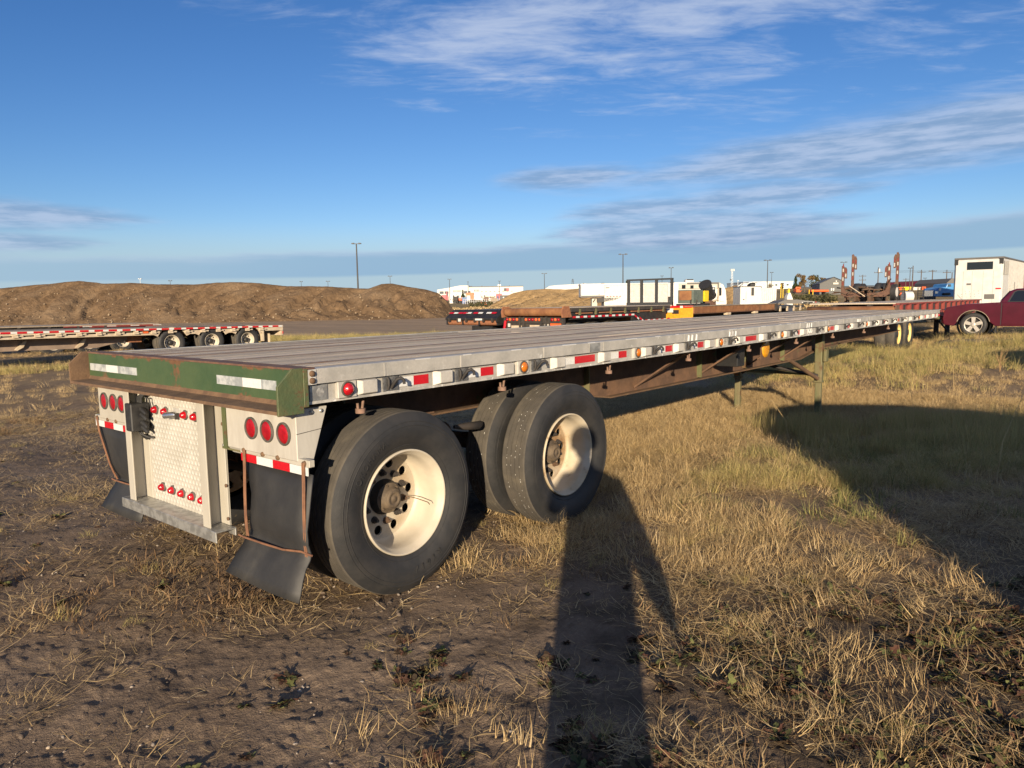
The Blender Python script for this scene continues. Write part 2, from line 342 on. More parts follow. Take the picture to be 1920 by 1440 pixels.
# ================================================================ the ground
def build_ground():
    r=np.concatenate([np.geomspace(.12,1.6,22)[:-1],np.geomspace(1.6,15,430)[:-1],np.geomspace(15,110,150)[:-1],np.geomspace(110,4200,70)])
    a0=math.radians(39.9); half=math.radians(60)
    an=np.concatenate([np.linspace(-half,half,760)[:-1],np.linspace(half,2*PI-half,90)[:-1]])+a0
    RR,AA=np.meshgrid(r,an,indexing='ij')
    x=CP.x+RR*np.cos(AA); y=CP.y+RR*np.sin(AA)
    z=ground(x,y)
    near=1-ss(9,16,RR)
    clod=(fbm(x*9,y*9,3,31)-.5)*.014+(fbm(x*1.6,y*1.6,3,37)-.5)*.030
    clod+=np.maximum(fbm(x*30,y*30,2,41)-.56,0)*.030
    dent=np.maximum(.34-fbm(x*5,y*5,2,47),0)*-.04
    # two shallow tyre ruts left of the trailer
    z=z+near*(clod+dent)+(1-near)*(fbm(x*.8,y*.8,3,53)-.5)*.10*ss(12,20,RR)*(1-ss(60,120,RR))
    # keep it flat where tyres and feet stand
    for cx,cy,s,h in ((.65,.3,.55,-.012),(2.2,.3,.55,-.012),(.65,2.25,.55,-.012),(2.2,2.25,.55,-.012)):
        w=np.exp(-(((x-cx)**2+(y-cy)**2)/s**2)**2); z=z*(1-w)+w*(h+.25*clod)
    nr,na=RR.shape
    vs=np.stack([x.ravel(),y.ravel(),z.ravel()],1)
    i=np.arange(nr-1)[:,None]*na; j=np.arange(na)[None,:]; j2=(j+1)%na
    f=np.stack([i+j,i+na+j,i+na+j2,i+j2],-1).reshape(-1,4)
    # inner cap
    me=bpy.data.meshes.new('ground')
    me.vertices.add(len(vs)+1); me.vertices.foreach_set('co',np.concatenate([vs,[[CP.x,CP.y,0]]]).ravel())
    cap=np.stack([np.full(na,len(vs)),np.arange(na),(np.arange(na)+1)%na],1)
    nl=f.size+cap.size; me.loops.add(nl); me.polygons.add(len(f)+len(cap))
    me.loops.foreach_set('vertex_index',np.concatenate([f.ravel(),cap.ravel()]))
    me.polygons.foreach_set('loop_start',np.concatenate([np.arange(len(f))*4,len(f)*4+np.arange(len(cap))*3]))
    me.polygons.foreach_set('use_smooth',np.ones(len(f)+len(cap),bool))
    me.update(calc_edges=True); me.validate()
    o=bpy.data.objects.new('ground',me); COL.objects.link(o); o['kind']='structure'
    M=bpy.data.materials.new('ground soil'); M.use_nodes=True; t=NT(M.node_tree); B=M.node_tree.nodes['Principled BSDF']
    v=t.n('ShaderNodeTexCoord').outputs['Object']
    big=t.noise(v,.55,4,.6); med=t.noise(v,3.2,5,.6); fin=t.noise(v,38,5,.7); grit=t.noise(v,120,3,.6)
    soil=t.mix(t.mr(big,.36,.64),(.168,.119,.080,1),(.225,.165,.115,1))
    soil=t.mix(t.mr(med,.45,.70),soil,(.115,.085,.062,1))
    f=t.m('ADD',.28,t.m('ADD',t.m('MULTIPLY',fin,.80),t.m('MULTIPLY',grit,.62))); soil=t.mix(1.0,soil,t.xyz(f,f,f),'MULTIPLY')
    gr=t.mr(grit,.66,.72); soil=t.mix(t.m('MULTIPLY',gr,.55),soil,(.42,.36,.29,1))
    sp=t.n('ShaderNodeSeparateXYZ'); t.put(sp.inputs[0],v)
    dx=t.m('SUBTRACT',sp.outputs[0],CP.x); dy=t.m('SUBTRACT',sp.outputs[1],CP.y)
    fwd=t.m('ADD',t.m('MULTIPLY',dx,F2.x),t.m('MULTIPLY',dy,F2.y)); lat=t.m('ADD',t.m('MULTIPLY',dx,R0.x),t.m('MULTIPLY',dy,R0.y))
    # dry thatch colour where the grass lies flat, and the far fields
    soil=t.mix(t.m('MULTIPLY',t.mr(t.m('ADD',lat,t.m('MULTIPLY',t.m('SUBTRACT',med,.5),2.4)),-.1,1.1),t.mr(fwd,5.2,3.4,0.0,.72)),soil,(.045,.034,.026,1))  # near right soil darkened: organic matter, plus shade between the blades put into colour
    th=t.mix(t.noise(t.mapv(v,sc=(1,1,1)),7,5,.7),(.16,.108,.06,1),(.34,.245,.135,1))
    gl=t.m('ADD',t.m('ADD',t.m('MULTIPLY',sp.outputs[0],.35),t.m('MULTIPLY',sp.outputs[1],-.5)),t.m('MULTIPLY',t.m('SUBTRACT',med,.5),2.6))
    right=t.mr(gl,.55,1.5)
    farm=t.mr(t.m('ADD',fwd,t.m('MULTIPLY',t.m('SUBTRACT',big,.5),9.0)),10,16)
    thm=t.m('MAXIMUM',t.m('MULTIPLY',t.m('MULTIPLY',right,.55),t.mr(fwd,3.2,5.0,.25,1.0)),t.m('MULTIPLY',farm,t.mr(t.noise(v,1.1,4,.65),.36,.60,.25,.85)))
    col=t.mix(thm,soil,th)
    # gravel track in front of the mound, then pale grassland
    dirt=t.mix(t.mr(t.noise(t.mapv(v,rot=(0,0,-YAW),sc=(.5,.06,1)),1.0,4,.6),.3,.7),(.37,.262,.165,1),(.28,.203,.128,1))
    trk=t.m('MULTIPLY',t.mr(t.m('ADD',fwd,t.m('MULTIPLY',t.m('SUBTRACT',med,.5),5.0)),43,47),t.mr(lat,8,2))
    col=t.mix(trk,col,dirt)
    gf=t.mix(t.mr(t.noise(v,.06,4,.65),.3,.7),(.36,.25,.115,1),(.22,.165,.075,1))
    gf=t.mix(t.mr(t.noise(v,.5,3),.55,.75),gf,(.13,.125,.06,1))
    field=t.m('MAXIMUM',t.mr(fwd,104,120),t.m('MULTIPLY',t.mr(fwd,34,50),t.mr(lat,4,11)))
    col=t.mix(field,col,gf)
    rd=t.m('MULTIPLY',t.mr(sp.outputs[0],22.8,24.0),t.m('MULTIPLY',t.mr(sp.outputs[0],36,33),t.mr(t.m('ADD',sp.outputs[1],t.m('MULTIPLY',med,.8)),2.4,1.8)))
    col=t.mix(rd,col,(.15,.135,.12,1))
    t.put(B.inputs['Base Color'],col); B.inputs['Roughness'].default_value=.95; B.inputs['Specular IOR Level'].default_value=.15
    b=t.n('ShaderNodeBump'); b.inputs['Strength'].default_value=.8; b.inputs['Distance'].default_value=.02
    t.put(b.inputs['Height'],t.m('ADD',t.m('MULTIPLY',fin,1.0),t.m('MULTIPLY',grit,.35))); t.L.new(b.outputs[0],B.inputs['Normal'])
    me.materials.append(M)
    return o
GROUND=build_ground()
# ================================================================ heaps of earth
def heap(name,label,crest,depth_front,depth_crest,depth_back,mt,seed,stones=0,amp=1.0,ridge=.55):
    us=np.array([c[0] for c in crest],float); vs_=np.array([c[1] for c in crest],float)
    nu=max(60,int((us[-1]-us[0])/4)); U=np.linspace(us[0],us[-1],nu); V=np.interp(U,us,vs_)
    V=V+(fbm(U*.035,U*0+seed,4,seed)-.5)*3.5*amp*np.minimum(1,np.minimum(U-us[0],us[-1]-U)/40)
    q=[at(float(u),float(v),depth_crest) for u,v in zip(U,V)]
    cx=np.array([p.x for p in q]); cy=np.array([p.y for p in q]); cz=np.array([p.z for p in q])
    gb=ground(cx,cy); h=np.maximum(cz-gb,.05); hm=h.max()
    rows=[]; nt=84
    for k in range(nt+1):
        t=k/nt*1.6-1.0            # -1 front toe, 0 crest, .6 back
        L=(depth_front-depth_crest) if t<0 else (depth_back-depth_crest)
        off=(-t*L if t<0 else t/.6*L)*np.minimum(1.15,.25+.9*h/hm)
        x=cx+F2.x*off; y=cy+F2.y*off
        s=max(0.0,1-abs(t) if t<0 else 1-t/.6)
        prof=np.where(s>.86,1-.55*(1-s)**1.0*1.4,s*1.0)*.5+.5*(s**.9)
        prof=np.clip(prof,0,1)
        along=cx*R0.x+cy*R0.y
        gul=(np.abs(fbm(along*.42+1.2*np.sin(t*3+seed)+2.0*fbm(along*.1,along*0+t,2,seed),np.full(nu,t*.9),4,seed+3,.6)-.5)*2)
        n=(fbm(x*.9,y*.9,4,seed+9)-.5)*1.1+(fbm(x*.22,y*.22,3,seed+5)-.5)*1.3+(fbm(x*3,y*3,3,seed+15)-.5)*.7
        env=min(1,max(0,(1-abs(2*s-1)))+.25)*min(1,s*5)
        rows.append(np.stack([x,y,ground(x,y)-.15+(h+.15)*prof+(n*ridge-(1-np.minimum(1,gul*4.5))*1.5*(s<.93))*amp*env*np.minimum(1,h/3)],1))
    P=np.array(rows); n1=nt+1
    vs=P.reshape(-1,3); f=[(i*nu+j,i*nu+j+1,(i+1)*nu+j+1,(i+1)*nu+j) for i in range(n1-1) for j in range(nu-1)]
    me=bpy.data.meshes.new(name); me.from_pydata(vs.tolist(),[],f); me.polygons.foreach_set('use_smooth',np.ones(len(f),bool)); me.materials.append(mt)
    o=bpy.data.objects.new(name,me); COL.objects.link(o); tag(o,label,'dirt pile')
    if stones:
        B=MB()
        for _ in range(stones):
            i=int(rng.integers(1,int(nt*.58))); i=int(i*rng.random()**.5) if rng.random()<.75 else i
            j=int(rng.integers(1,nu-1)); p=P[i,j]; s=.04+.13*rng.random()**4
            d=rng.normal(size=(6,3)); base=np.array([(1,0,0),(-1,0,0),(0,1,0),(0,-1,0),(0,0,1),(0,0,-.6)])*s*(1+.25*d)
            B.add(p+rng.normal(size=3)*[.3,.3,.03]+base,[(0,2,4),(2,1,4),(1,3,4),(3,0,4),(2,0,5),(1,2,5),(3,1,5),(0,3,5)])
        B.build('stone',MT['pile stone'],o,kind='stuff')
    return o
D('brown earth',(.182,.119,.067),(.125,.081,.046),.7,.35,.65,.95,0,.7,1.7,fine=.55,fs=3.5,spec=.1,c3=(.20,.138,.083),s3=.2,l3=.45,h3=.7,stretch=(1,1,.55),bd=.35)
D('sandy gravel',(.34,.23,.115),(.26,.175,.087),.7,.35,.65,.95,0,1.0,1.5,bd=.25,fine=.3,fs=3,spec=.1,c3=(.24,.165,.095),s3=.09,l3=.52,h3=.60)
D('pile stone',(.30,.225,.145),(.22,.165,.11),5,rough=.9)
heap('dirt_mound','long brown mound of bulldozed earth strewn with stones behind the left trailer',
 [(-420,556),(-200,548),(-60,543),(0,540),(40,536),(100,531),(150,526),(190,531),(250,530),(300,532),(360,533),(430,528),(470,529),(530,535),(600,536),(660,540),(690,541),(715,532),(735,531),(760,536),(800,543),(822,549),(836,562),(848,578),(856,588)],82,92,101,MT['brown earth'],3,1500,.45)
heap('gravel_heap','pale sandy gravel heap beyond the rusty rear roll, left of the white cargo trailer',
 [(905,580),(930,566),(960,550),(985,544),(1030,541),(1060,543),(1090,540),(1110,540),(1130,548),(1160,570)],140,147,156,MT['sandy gravel'],11,500,.4,.35)
heap('gravel_heap','small sandy heap showing between the camper and the white service body',
 [(1345,560),(1360,540),(1378,535),(1395,537),(1412,548),(1425,562)],120,126,133,MT['sandy gravel'],19,120,.4,.35)
# ================================================================ the flatbed trailer
H,Wd,L=1.309,2.568,16.2
T=thing('flatbed_trailer','long wooden deck flatbed trailer with green rear bumper and white tail light boxes','flatbed trailer',(0,0,0))
def bx(name,mt,x0,x1,y0,y1,z0,z1,par=None,bv=0,**k): return MB().box(x0,x1,y0,y1,z0,z1).build(name,MT[mt] if isinstance(mt,str) else mt,par or T,bv,**k)
# deck: planks and dark floor strips
strips=[.36,.98,1.588,1.92,2.22]; edges=[.075]
cells=[(.075,.345),(.375,.962),(.998,1.570),(1.606,1.905),(1.936,2.205),(2.236,2.493)]
for y in strips: bx('floor_strip','deck strip',.02,L-.02,y-(.018 if y in(.98,1.588) else .0145),y+(.018 if y in(.98,1.588) else .0145),H-.045,H-.001)
for a,b in cells:
    n=max(2,round((b-a)/.145)); w=(b-a)/n
    for i in range(n):
        xs=[.045]+sorted([float(rng.uniform(3,5.2)),float(rng.uniform(7,9.5)),float(rng.uniform(11,13.5))])+[L-.03]
        for q in range(4):
            dz=float(rng.uniform(-.004,.0015))
            bx('deck_plank','weathered plank',xs[q]+.002,xs[q+1]-.002,a+i*w+.003,a+(i+1)*w-.003,H-.042,H-.004+dz)
# right side rail: top channel, lower band, lips
def rail(y0,sg,tagl):
    Y=lambda a:y0+sg*a
    b=MB().prism([(Y(0),H-.074),(Y(0),H-.004),(Y(.004),H),(Y(.072),H),(Y(.072),H-.006),(Y(.012),H-.006),(Y(.012),H-.074)],'x',.05,L)
    r=b.build('side_rail',MT['aluminium rail'],T)
    MB().prism([(Y(.028),H-.166),(Y(.028),H-.074),(Y(.04),H-.074),(Y(.04),H-.154),(Y(.09),H-.154),(Y(.09),H-.166)],'x',.012,L).build('rail_web',MT['aluminium rail'],r)
    MB().prism([(Y(.018),H-.174),(Y(.018),H-.160),(Y(.028),H-.160),(Y(.028),H-.174)],'x',.012,L).build('rail_lip',MT['aluminium edge'],r)
    return r
RR_=rail(0,1,'right'); rail(Wd,-1,'left')
# worn bright top arris with dents, and weld seams across the top channel
e=MB()
for k in range(34):
    x=.6+k*.47+float(rng.uniform(-.15,.15)); l=float(rng.uniform(.05,.20)); w_=float(rng.uniform(.006,.02)); e.prism([(x,-.0016),(x+l*.3,-.0016),(x+l,-.0016),(x+l*.8,w_),(x+l*.45,w_*.6),(x+l*.15,w_)],'z',H-.0055,H+.0016)
e.build('scuffed_edge',mat('scuffed aluminium',(.66,.65,.62),rough=.4,metal=.3),RR_,kind='stuff')
for x in (.48,1.06,1.87,2.62,3.95,5.0,5.72,7.05,8.2,8.9,10.3,11.6,12.9,14.2): bx('weld_seam','aluminium light' if int(x*7)%3 else 'aluminium rail',x,x+.011,-.0025,.006,H-.073,H-.003,RR_)
bx('patch_plate','galvanised',2.43,2.57,-.003,.004,H-.07,H-.006,RR_)
wm=mat('paint mark white',(.8,.8,.78),rough=.6)
mk=MB()
for x,h,w in ((4.02,.05,.16),(4.93,.045,.15),(7.3,.05,.17),(9.6,.04,.14)):
    for dx in (0,w*.45,w): mk.prism([(x+dx,H-.07),(x+dx+.028,H-.07),(x+dx+.035,H-.07+h),(x+dx+.012,H-.07+h*1.1)],'y',-.0025,.004)
mk.build('paint_mark',wm,RR_,kind='stuff')
# stake pockets
pk=MB().prism([(-.012,H-.155),(.028,H-.163),(.028,H-.078),(-.012,H-.084)],'x',.022,.128).prism([(0,0),(.022,.04),(.022,0)],'z',0,0).build('stake_pocket',MT['aluminium light'],T,.003)
me=pk.data; bm=bmesh.new()
vs=[(0,.028,-.163),(.026,-.012,-.150),(.026,-.012,-.084),(0,.028,-.078),(.124,-.012,-.150),(.138,.028,-.163),(.138,.028,-.078),(.124,-.012,-.084)]
bv=[bm.verts.new((x,y,z+H)) for x,y,z in vs]
for f in ((0,1,2,3),(1,4,7,2),(4,5,6,7),(3,2,7,6),(0,5,4,1)): bm.faces.new([bv[i] for i in f])
bmesh.ops.recalc_face_normals(bm,faces=bm.faces); me.clear_geometry(); bm.to_mesh(me); bm.free()
PK=[.30,.86,1.42,1.985,2.585,3.215,3.80,4.44,5.15,5.80,6.53,7.14,8.60,9.33,10.25,10.85,11.46,12.07,12.9,13.3,14.3,14.9,15.5]
for i,x in enumerate(PK):
    o=pk if i==0 else pk.copy()
    if i: COL.objects.link(o)
    o.parent=T; o.location=(x,0,0)
PK2=pk
for i in range(26):
    o=pk.copy(); COL.objects.link(o); o.parent=T; o.matrix_local=Matrix.Translation((.3+i*.61+.14,Wd,0))@Matrix.Rotation(PI,4,'Z')
# rope hooks: dark plate with a bent bar
hk=MB().box(0,.105,.018,.027,H-.158,H-.080,0)
hk.tube([(.055,.02,H-.145),(.057,.0,H-.12),(.062,-.02,H-.096),(.078,-.034,H-.088),(.093,-.04,H-.10),(.096,-.04,H-.122)],.0095,6,1)
hk.tube([(.03,.018,H-.15),(.03,.008,H-.125),(.03,.008,H-.1),(.03,.018,H-.085)],.008,5,1)
hk=hk.build('rope_hook',[mat('hook plate steel',(.11,.11,.112),(.20,.20,.20),30,.45,.62,.6,.4,.4,60),MT['dark steel']],T)
HK=[.487,1.04,1.765,3.39,4.02,4.96,6.03,6.76,7.74,9.0,9.72,10.55,11.2,11.85,12.6,13.65]
for i,x in enumerate(HK):
    o=hk if i==0 else hk.copy()
    if i: COL.objects.link(o)
    o.parent=T; o.location=(x,0,0)
# reflective tape pairs
def tape(x0,xm,x1,h=.052,z=H-.119,par=None,flip=False):
    a,b=('tape white','tape red')
    bx('reflective_tape',a,x0,xm,.0255,.030,z-h/2,z+h/2,par or T); bx('reflective_tape',b,xm,x1,.0255,.030,z-h/2,z+h/2,par or T)
for a,m_,b in ((.60,.71,.824),(1.155,1.265,1.384),(2.155,2.274,2.54),(2.743,2.876,2.998),(3.553,3.646,3.775),(4.20,4.278,4.404),(5.30,5.42,5.719),(6.97,7.05,7.125),(8.30,8.37,8.546),(9.12,9.2,9.302),(11.02,11.3,11.45),(12.0,12.16,12.48),(14.55,14.7,14.88),(15.7,15.75,15.95)): tape(a,m_,b)
# side marker lights on square plates
def marker(x,lens,par):
    p=bx('marker_plate','aluminium light',x-.058,x+.058,.004,.030,H-.162,H-.078,par,.003)
    MB().lathe([(.040,.004),(.040,-.004),(.034,-.006),(.034,.004)],18,(x,0,H-.118)).build('grommet',MT['rubber grommet'],p)
    l=MB().lathe([(.033,.0),(.030,-.012),(.020,-.024),(.010,-.030),(.001,-.031)] if lens=='red lens' else [(.033,.0),(.031,-.009),(.022,-.015),(.010,-.018),(.001,-.0185)],18,(x,0,H-.118)).build('light_lens',MT[lens],p)
    return p
RG='side marker lights along the rail'
for x,c in ((.242,'red lens'),(1.659,'amber lens'),(3.139,'amber lens'),(4.744,'amber lens'),(6.437,'amber lens'),(8.20,'amber lens'),(10.15,'amber lens'),(12.2,'amber lens'),(14.03,'amber lens'),(16.05,'red lens')): marker(x,c,T)
# plates with small print
bx('data_plate','galvanised',.03,.135,.022,.029,H-.160,H-.082,T,.002); MB().disc((.09,.0215,H-.118),.022,14,'y').build('worn_decal',mat('worn decal',(.19,.19,.19),(.33,.33,.32),60,.4,.6),T)
bx('data_plate','aluminium light',4.86,4.935,.022,.029,H-.152,H-.092,T); 
for i in range(3): bx('data_plate_line','rubber grommet',4.868,4.925,.0205,.023,H-.106-.015*i,H-.101-.015*i,T)
def text_mesh(s,size,ext=.002):
    c=bpy.data.curves.new('txt','FONT'); c.body=s; c.size=size; c.extrude=ext; c.align_x='CENTER'; c.resolution_u=2
    o=bpy.data.objects.new('txt',c); COL.objects.link(o); dg=bpy.context.evaluated_depsgraph_get(); dg.update()
    me=bpy.data.meshes.new_from_object(o.evaluated_get(dg)); bpy.data.objects.remove(o); bpy.data.curves.remove(c); return me
def put_text(s,size,M,mt,par,name,ext=.002):
    me=text_mesh(s,size,ext); me.name=name; me.transform(M); me.materials.clear(); me.materials.append(mt)
    o=bpy.data.objects.new(name,me); COL.objects.link(o); o.parent=par; return o
put_text('TGO',.088,Matrix.Translation((7.50,.026,H-.148))@Matrix.Rotation(PI/2,4,'X')@Matrix.Scale(1.15,4,(1,0,0)),wm,T,'stencil_lettering')
# rail end: rivet plate and bumper corner post
bx('end_plate','aluminium edge',.006,.055,-.004,.004,H-.076,H-.002,T,.001)
for z in (H-.022,H-.056): MB().lathe([(.016,-.004),(.014,-.013),(.006,-.017),(.0005,-.018)],10,(.03,0,z)).build('rivet',MT['rust lip'],T)
# rear bumper: web, bottom flange, top edge, end plates
BP=bx('rear_bumper','green paint',-.034,-.022,.012,Wd-.012,1.118,1.306,T)
MB().prism([(-.022,1.306),(-.040,1.306),(-.040,1.316),(.05,1.3165),(.05,1.3085),(-.022,1.3085)],'y',.0,Wd).build('bumper_top_edge',MT['rust edge'],BP)
MB().prism([(-.034,1.118),(-.034,1.150),(-.046,1.128),(-.158,1.122),(-.162,1.106),(-.022,1.106),(-.022,1.118)],'y',.012,Wd-.012).build('bumper_flange',MT['rust lip'],BP)
EP=[(-.020,1.100),(-.160,1.100),(-.160,1.240),(-.078,1.318),(-.020,1.318)]
MB().prism(EP,'y',-.002,.012).build('bumper_end',MT['rusty green'],BP,.002)
MB().prism(EP,'y',Wd-.012,Wd+.002).build('bumper_end',MT['rust lip'],BP,.002,label='bare rusty bumper end plate')
bx('corner_post','rusty green',-.020,.006,-.006,.03,1.128,1.312,BP,.002); bx('corner_post','rusty green',-.020,.006,Wd-.03,Wd+.006,1.128,1.312,BP,.002)
for a,b,z in ((2.53,1.79,1.213),(.782,.205,1.222)):
    w=(b-a)
    for f0,f1,mt in ((0,.37,'tape grey'),(.37,.62,'tape white'),(.62,1,'tape grey')) if a>2 else ((0,.46,'tape grey'),(.46,.77,'tape white'),(.77,1,'tape grey')):
        y0,y1=sorted((a+w*f0,a+w*f1)); bx('reflective_tape',mt,-.0375,-.033,y0,y1,z-.024,z+.024,BP)
# light boxes
def lightbox(y0,y1,ys,side):
    B=MB().prism([(-.03,.860),(-.03,1.112),(.157,1.112),(.052,.813),(.0,.820)],'y',y0,y1)
    o=B.build('light_box',MT['cream panel'] if side else MT['white box'],T,.004)
    for y in ys:
        q=MB()
        q.lathe([(.059,-.028),(.059,-.038),(.052,-.043),(.0495,-.040),(.0485,-.034)],28,(0,y,.984),'x',0)
        q.lathe([(.0485,-.034),(.044,-.038),(.025,-.041),(.001,-.042)],28,(0,y,.984),'x',1)
        q.build('tail_light',[MT['rubber grommet'],MT['red dull lens']],o)
    return o
LR=lightbox(.062,.72,(.464,.315,.166),0); LL=lightbox(1.80,2.452,(2.345,2.195,2.062),1)
# bolts and seam on the right side plate
for x,z in ((.06,1.09),(.115,1.092)): MB().lathe([(.011,.0),(.010,-.008),(.001,-.010)],6,(x,.0625,z)).build('bolt',MT['galvanised'],LR)
MB().prism([(-.029,.990),(.112,1.000),(.113,1.003),(-.029,.993)],'y',.0605,.062).build('panel_seam',MT['rubber grommet'],LR)
bx('inner_bracket','rusty green',-.026,.10,.735,.775,.84,1.10,T); bx('inner_bracket','rusty green',-.026,.10,1.765,1.79,.86,1.10,T)
bx('inner_bracket','leg paint',-.02,.12,.60,.80,.835,.845,T)
# centre guard frame
GF=MB().prism([(-.122,.330),(-.122,.392),(.0,.392),(.0,.345),(-.008,.345),(-.008,.384),(-.114,.384),(-.114,.330)],'y',.735,1.945).build('step_channel',MT['galvanised'],T,.002)
for y0 in (.815,1.765):
    # channel post, open to the right: web on the left, flanges front and back
    MB().prism([(-.108,y0+.004),(-.108,y0+.082),(.0,y0+.082),(.0,y0+.004-.02),(-.008,y0+.004-.02),(-.008,y0+.074),(-.100,y0+.074),(-.100,y0+.004)],'z',.393,1.118).build('guard_post',MT['cream panel'],T,.002)
for i,z in enumerate((1.08,.97,.85,.62,.43)):
    MB().lathe([(.011,.0),(.010,-.006),(.001,-.009)],8,(-.008,.803,z),'x').build('bolt',MT['rust lip'] if i in(1,4,3) else MT['galvanised'],T)
PN=bx('tread_panel','cream panel',.0,.006,.80,1.86,.39,1.112,T)
bx('panel_edge_angle','white box',-.004,0,1.745,1.7651,.393,1.112,PN)
dm=MB(); 
for r_ in range(23):
    for c_ in range(22):
        y=.905+c_*.0405+(r_%2)*.02025; z=.412+r_*.0305
        if y>1.74: continue
        a,b=.0195,.0285
        dm.add([(0,y-a,z),(0,y,z-b),(0,y+a,z),(0,y,z+b),(-.0062,y-a*.3,z+b*.2),(-.0062,y+a*.3,z-b*.2)],[(0,1,5,4),(1,2,5),(2,3,4,5),(3,0,4)])
dm.build('tread_lozenge',MT['panel bright'],PN,kind='stuff')
def plight(y,z):
    q=MB().lathe([(.031,.0),(.030,-.009),(.024,-.011)],16,(0,y,z),'x',0).lathe([(.024,-.008),(.022,-.022),(.018,-.027),(.015,-.034),(.008,-.037),(.0005,-.037)],16,(0,y,z),'x',1)
    return q.build('panel_light',[MT['rubber grommet'],MT['red lens']],PN)
for y in (1.623,1.491,1.241,1.118,.99): plight(y,.980)
for y in (1.598,1.468,1.341,1.213,1.09,.965): plight(y,.489)
LP=bx('licence_plate_mount','aluminium edge',-.006,0,1.305,1.388,.945,1.012,PN,.001)
MB().tube([(-.01,1.345,.972),(-.02,1.36,.972),(-.042,1.425,.964)],[.018,.021,.020],12).build('licence_lamp',MT['chrome'],LP)
bx('lamp_bracket','dark steel',-.028,-.004,1.312,1.33,.948,.985,LP)
JB=bx('junction_box','black plastic',-.125,-.012,1.70,1.79,.845,1.022,T,.006)
for i,(y,z) in enumerate(((1.70,.985),(1.695,.95),(1.69,.90),(1.69,.87))): MB().tube([(-.06,y+.006,z),(-.06,y-.03,z-.012),(-.058,y-.055,z-.03)],[.016,.015,.010],8).build('cable_gland',MT['black plastic'],JB)
for i in range(3):
    y=1.72+i*.025; MB().tube([(-.05,y,1.02),(-.05,y-.004,1.055),(-.045,y-.03-.012*i,1.075),(-.02,y-.05-.01*i,1.078),(.002,y-.055-.01*i,1.072)],.008,6).build('cable',MT['black rubber'],JB)
MB().tube([(-.05,1.672,1.06),(-.03,1.655,1.05),(-.02,1.655,.99),(-.02,1.65,.975)],.005,5).build('cable',MT['black rubber'],JB)
for i in range(2): MB().tube([(-.06,1.73+i*.035,.846),(-.05,1.725+i*.03,.815),(-.03,1.69+i*.02,.80),(-.008,1.66+i*.02,.80)],.007,6).build('cable',MT['black rubber'],JB)
MB().lathe([(.012,.0),(.012,-.02),(.016,-.025),(.014,-.032),(.001,-.033)],10,(0,1.765,.80),'x').lathe([(.012,.0),(.012,-.02),(.016,-.025),(.014,-.032),(.001,-.033)],10,(0,1.735,.795),'x').build('air_coupling',MT['black plastic'],PN)
MB().disc((-.0045,1.72,.795),.026,14,'x').build('coupling_washer',MT['aluminium edge'],PN)
# mud flaps
def flap(y0,y1,side):
    sg=1
    F=thing('mud_flap','',None) if 0 else None
    nz=16; ny=6; vs=[]; prof=[(-.012,.80),(-.020,.72),(-.030,.62),(-.042,.53),(-.038,.46),(-.022,.41),(-.030,.385),(-.060,.35),(-.085,.30),(-.105,.25),(-.125,.205)]
    b=MB(); n=len(prof)
    for i,(x,z) in enumerate(prof):
        for k in range(ny+1):
            f=k/ny; bul=math.sin(PI*min(1,max(0,(.80-z)/.42)))if z>.38 else 0
            y=y0+(y1-y0)*f; xo=(.11*min(1,max(0,(.80-z)/.42)) if side else 0)
            if z>.38: y=y+(.5-f)*.16*bul*(f if not side else 1)*(-.0 if side else 1)*.9*(1 if f>.3 else 0)
            if z<=.38: y=y+(f-.25)*.10*(.38-z)/.18
            vs.append((x+xo-.045*bul*math.sin(PI*f)*.7-.02*math.sin(3*f+z*4),y,z-(.02*f if z<.38 else 0)))
    fs=[(i*(ny+1)+k,i*(ny+1)+k+1,(i+1)*(ny+1)+k+1,(i+1)*(ny+1)+k) for i in range(n-1) for k in range(ny)]
    b.add(vs,fs,0,True); o=b.build('mud_flap',MT['black rubber'],T)
    s=o.modifiers.new('thick','SOLIDIFY'); s.thickness=.008
    bx('flap_bar','cream panel',-.026,.004,y0,y1,.838,.872,o,.002)
    w=(y1-y0)/4.0; cs=['tape white','tape red','tape white','tape red'] if not side else ['tape red','tape white','tape red','tape white'][::-1]
    if side: cs=['tape red','tape white','tape red','tape white']
    for i in range(4): bx('reflective_tape',cs[i],-.029,-.024,y0+.012+i*(w-.006),y0+.012+(i+1)*(w-.006),.796,.838,o)
    for f in (.06,.42,.64,.93):
        MB().lathe([(.014,.0),(.012,-.010),(.001,-.013)],8,(-.026,y0+(y1-y0)*f,.856),'x').build('bolt',MT['rust lip'],o)
    R_=MT['rod rust']; zb=.395
    for f,dy in ((.90,.02),(.05,.0)):
        for e in (0,.013):
            y=y0+(y1-y0)*f+e; k_=.11 if side else 0
            MB().tube([(-.036,y,.86),(-.040+.1*k_,y-.003,.76),(-.052+.45*k_,y-.012,.62),(-.058+.68*k_,y-.018,.52),(-.052+.85*k_,y-.010,.45),(-.044+k_,y-.004,zb)],.0048,6).build('hanger_rod',R_,o)
    q=.11*side
    MB().tube([(q-.05,y0-.02,zb+.018),(q-.052,y0+.1*(y1-y0),zb+.022),(q-.056,y0+.35*(y1-y0),zb+.0),(q-.058,y0+.62*(y1-y0),zb-.005),(q-.052,y1-.03,zb-.012),(q-.050,y1+.02,zb-.010)],.006,6).build('hanger_rod',R_,o)
    return o
D('rod rust',(.22,.105,.055),(.15,.07,.04),14,rough=.8,bump=.2,bs=60)
flap(-.03,.60,0); flap(1.92,2.545,1)
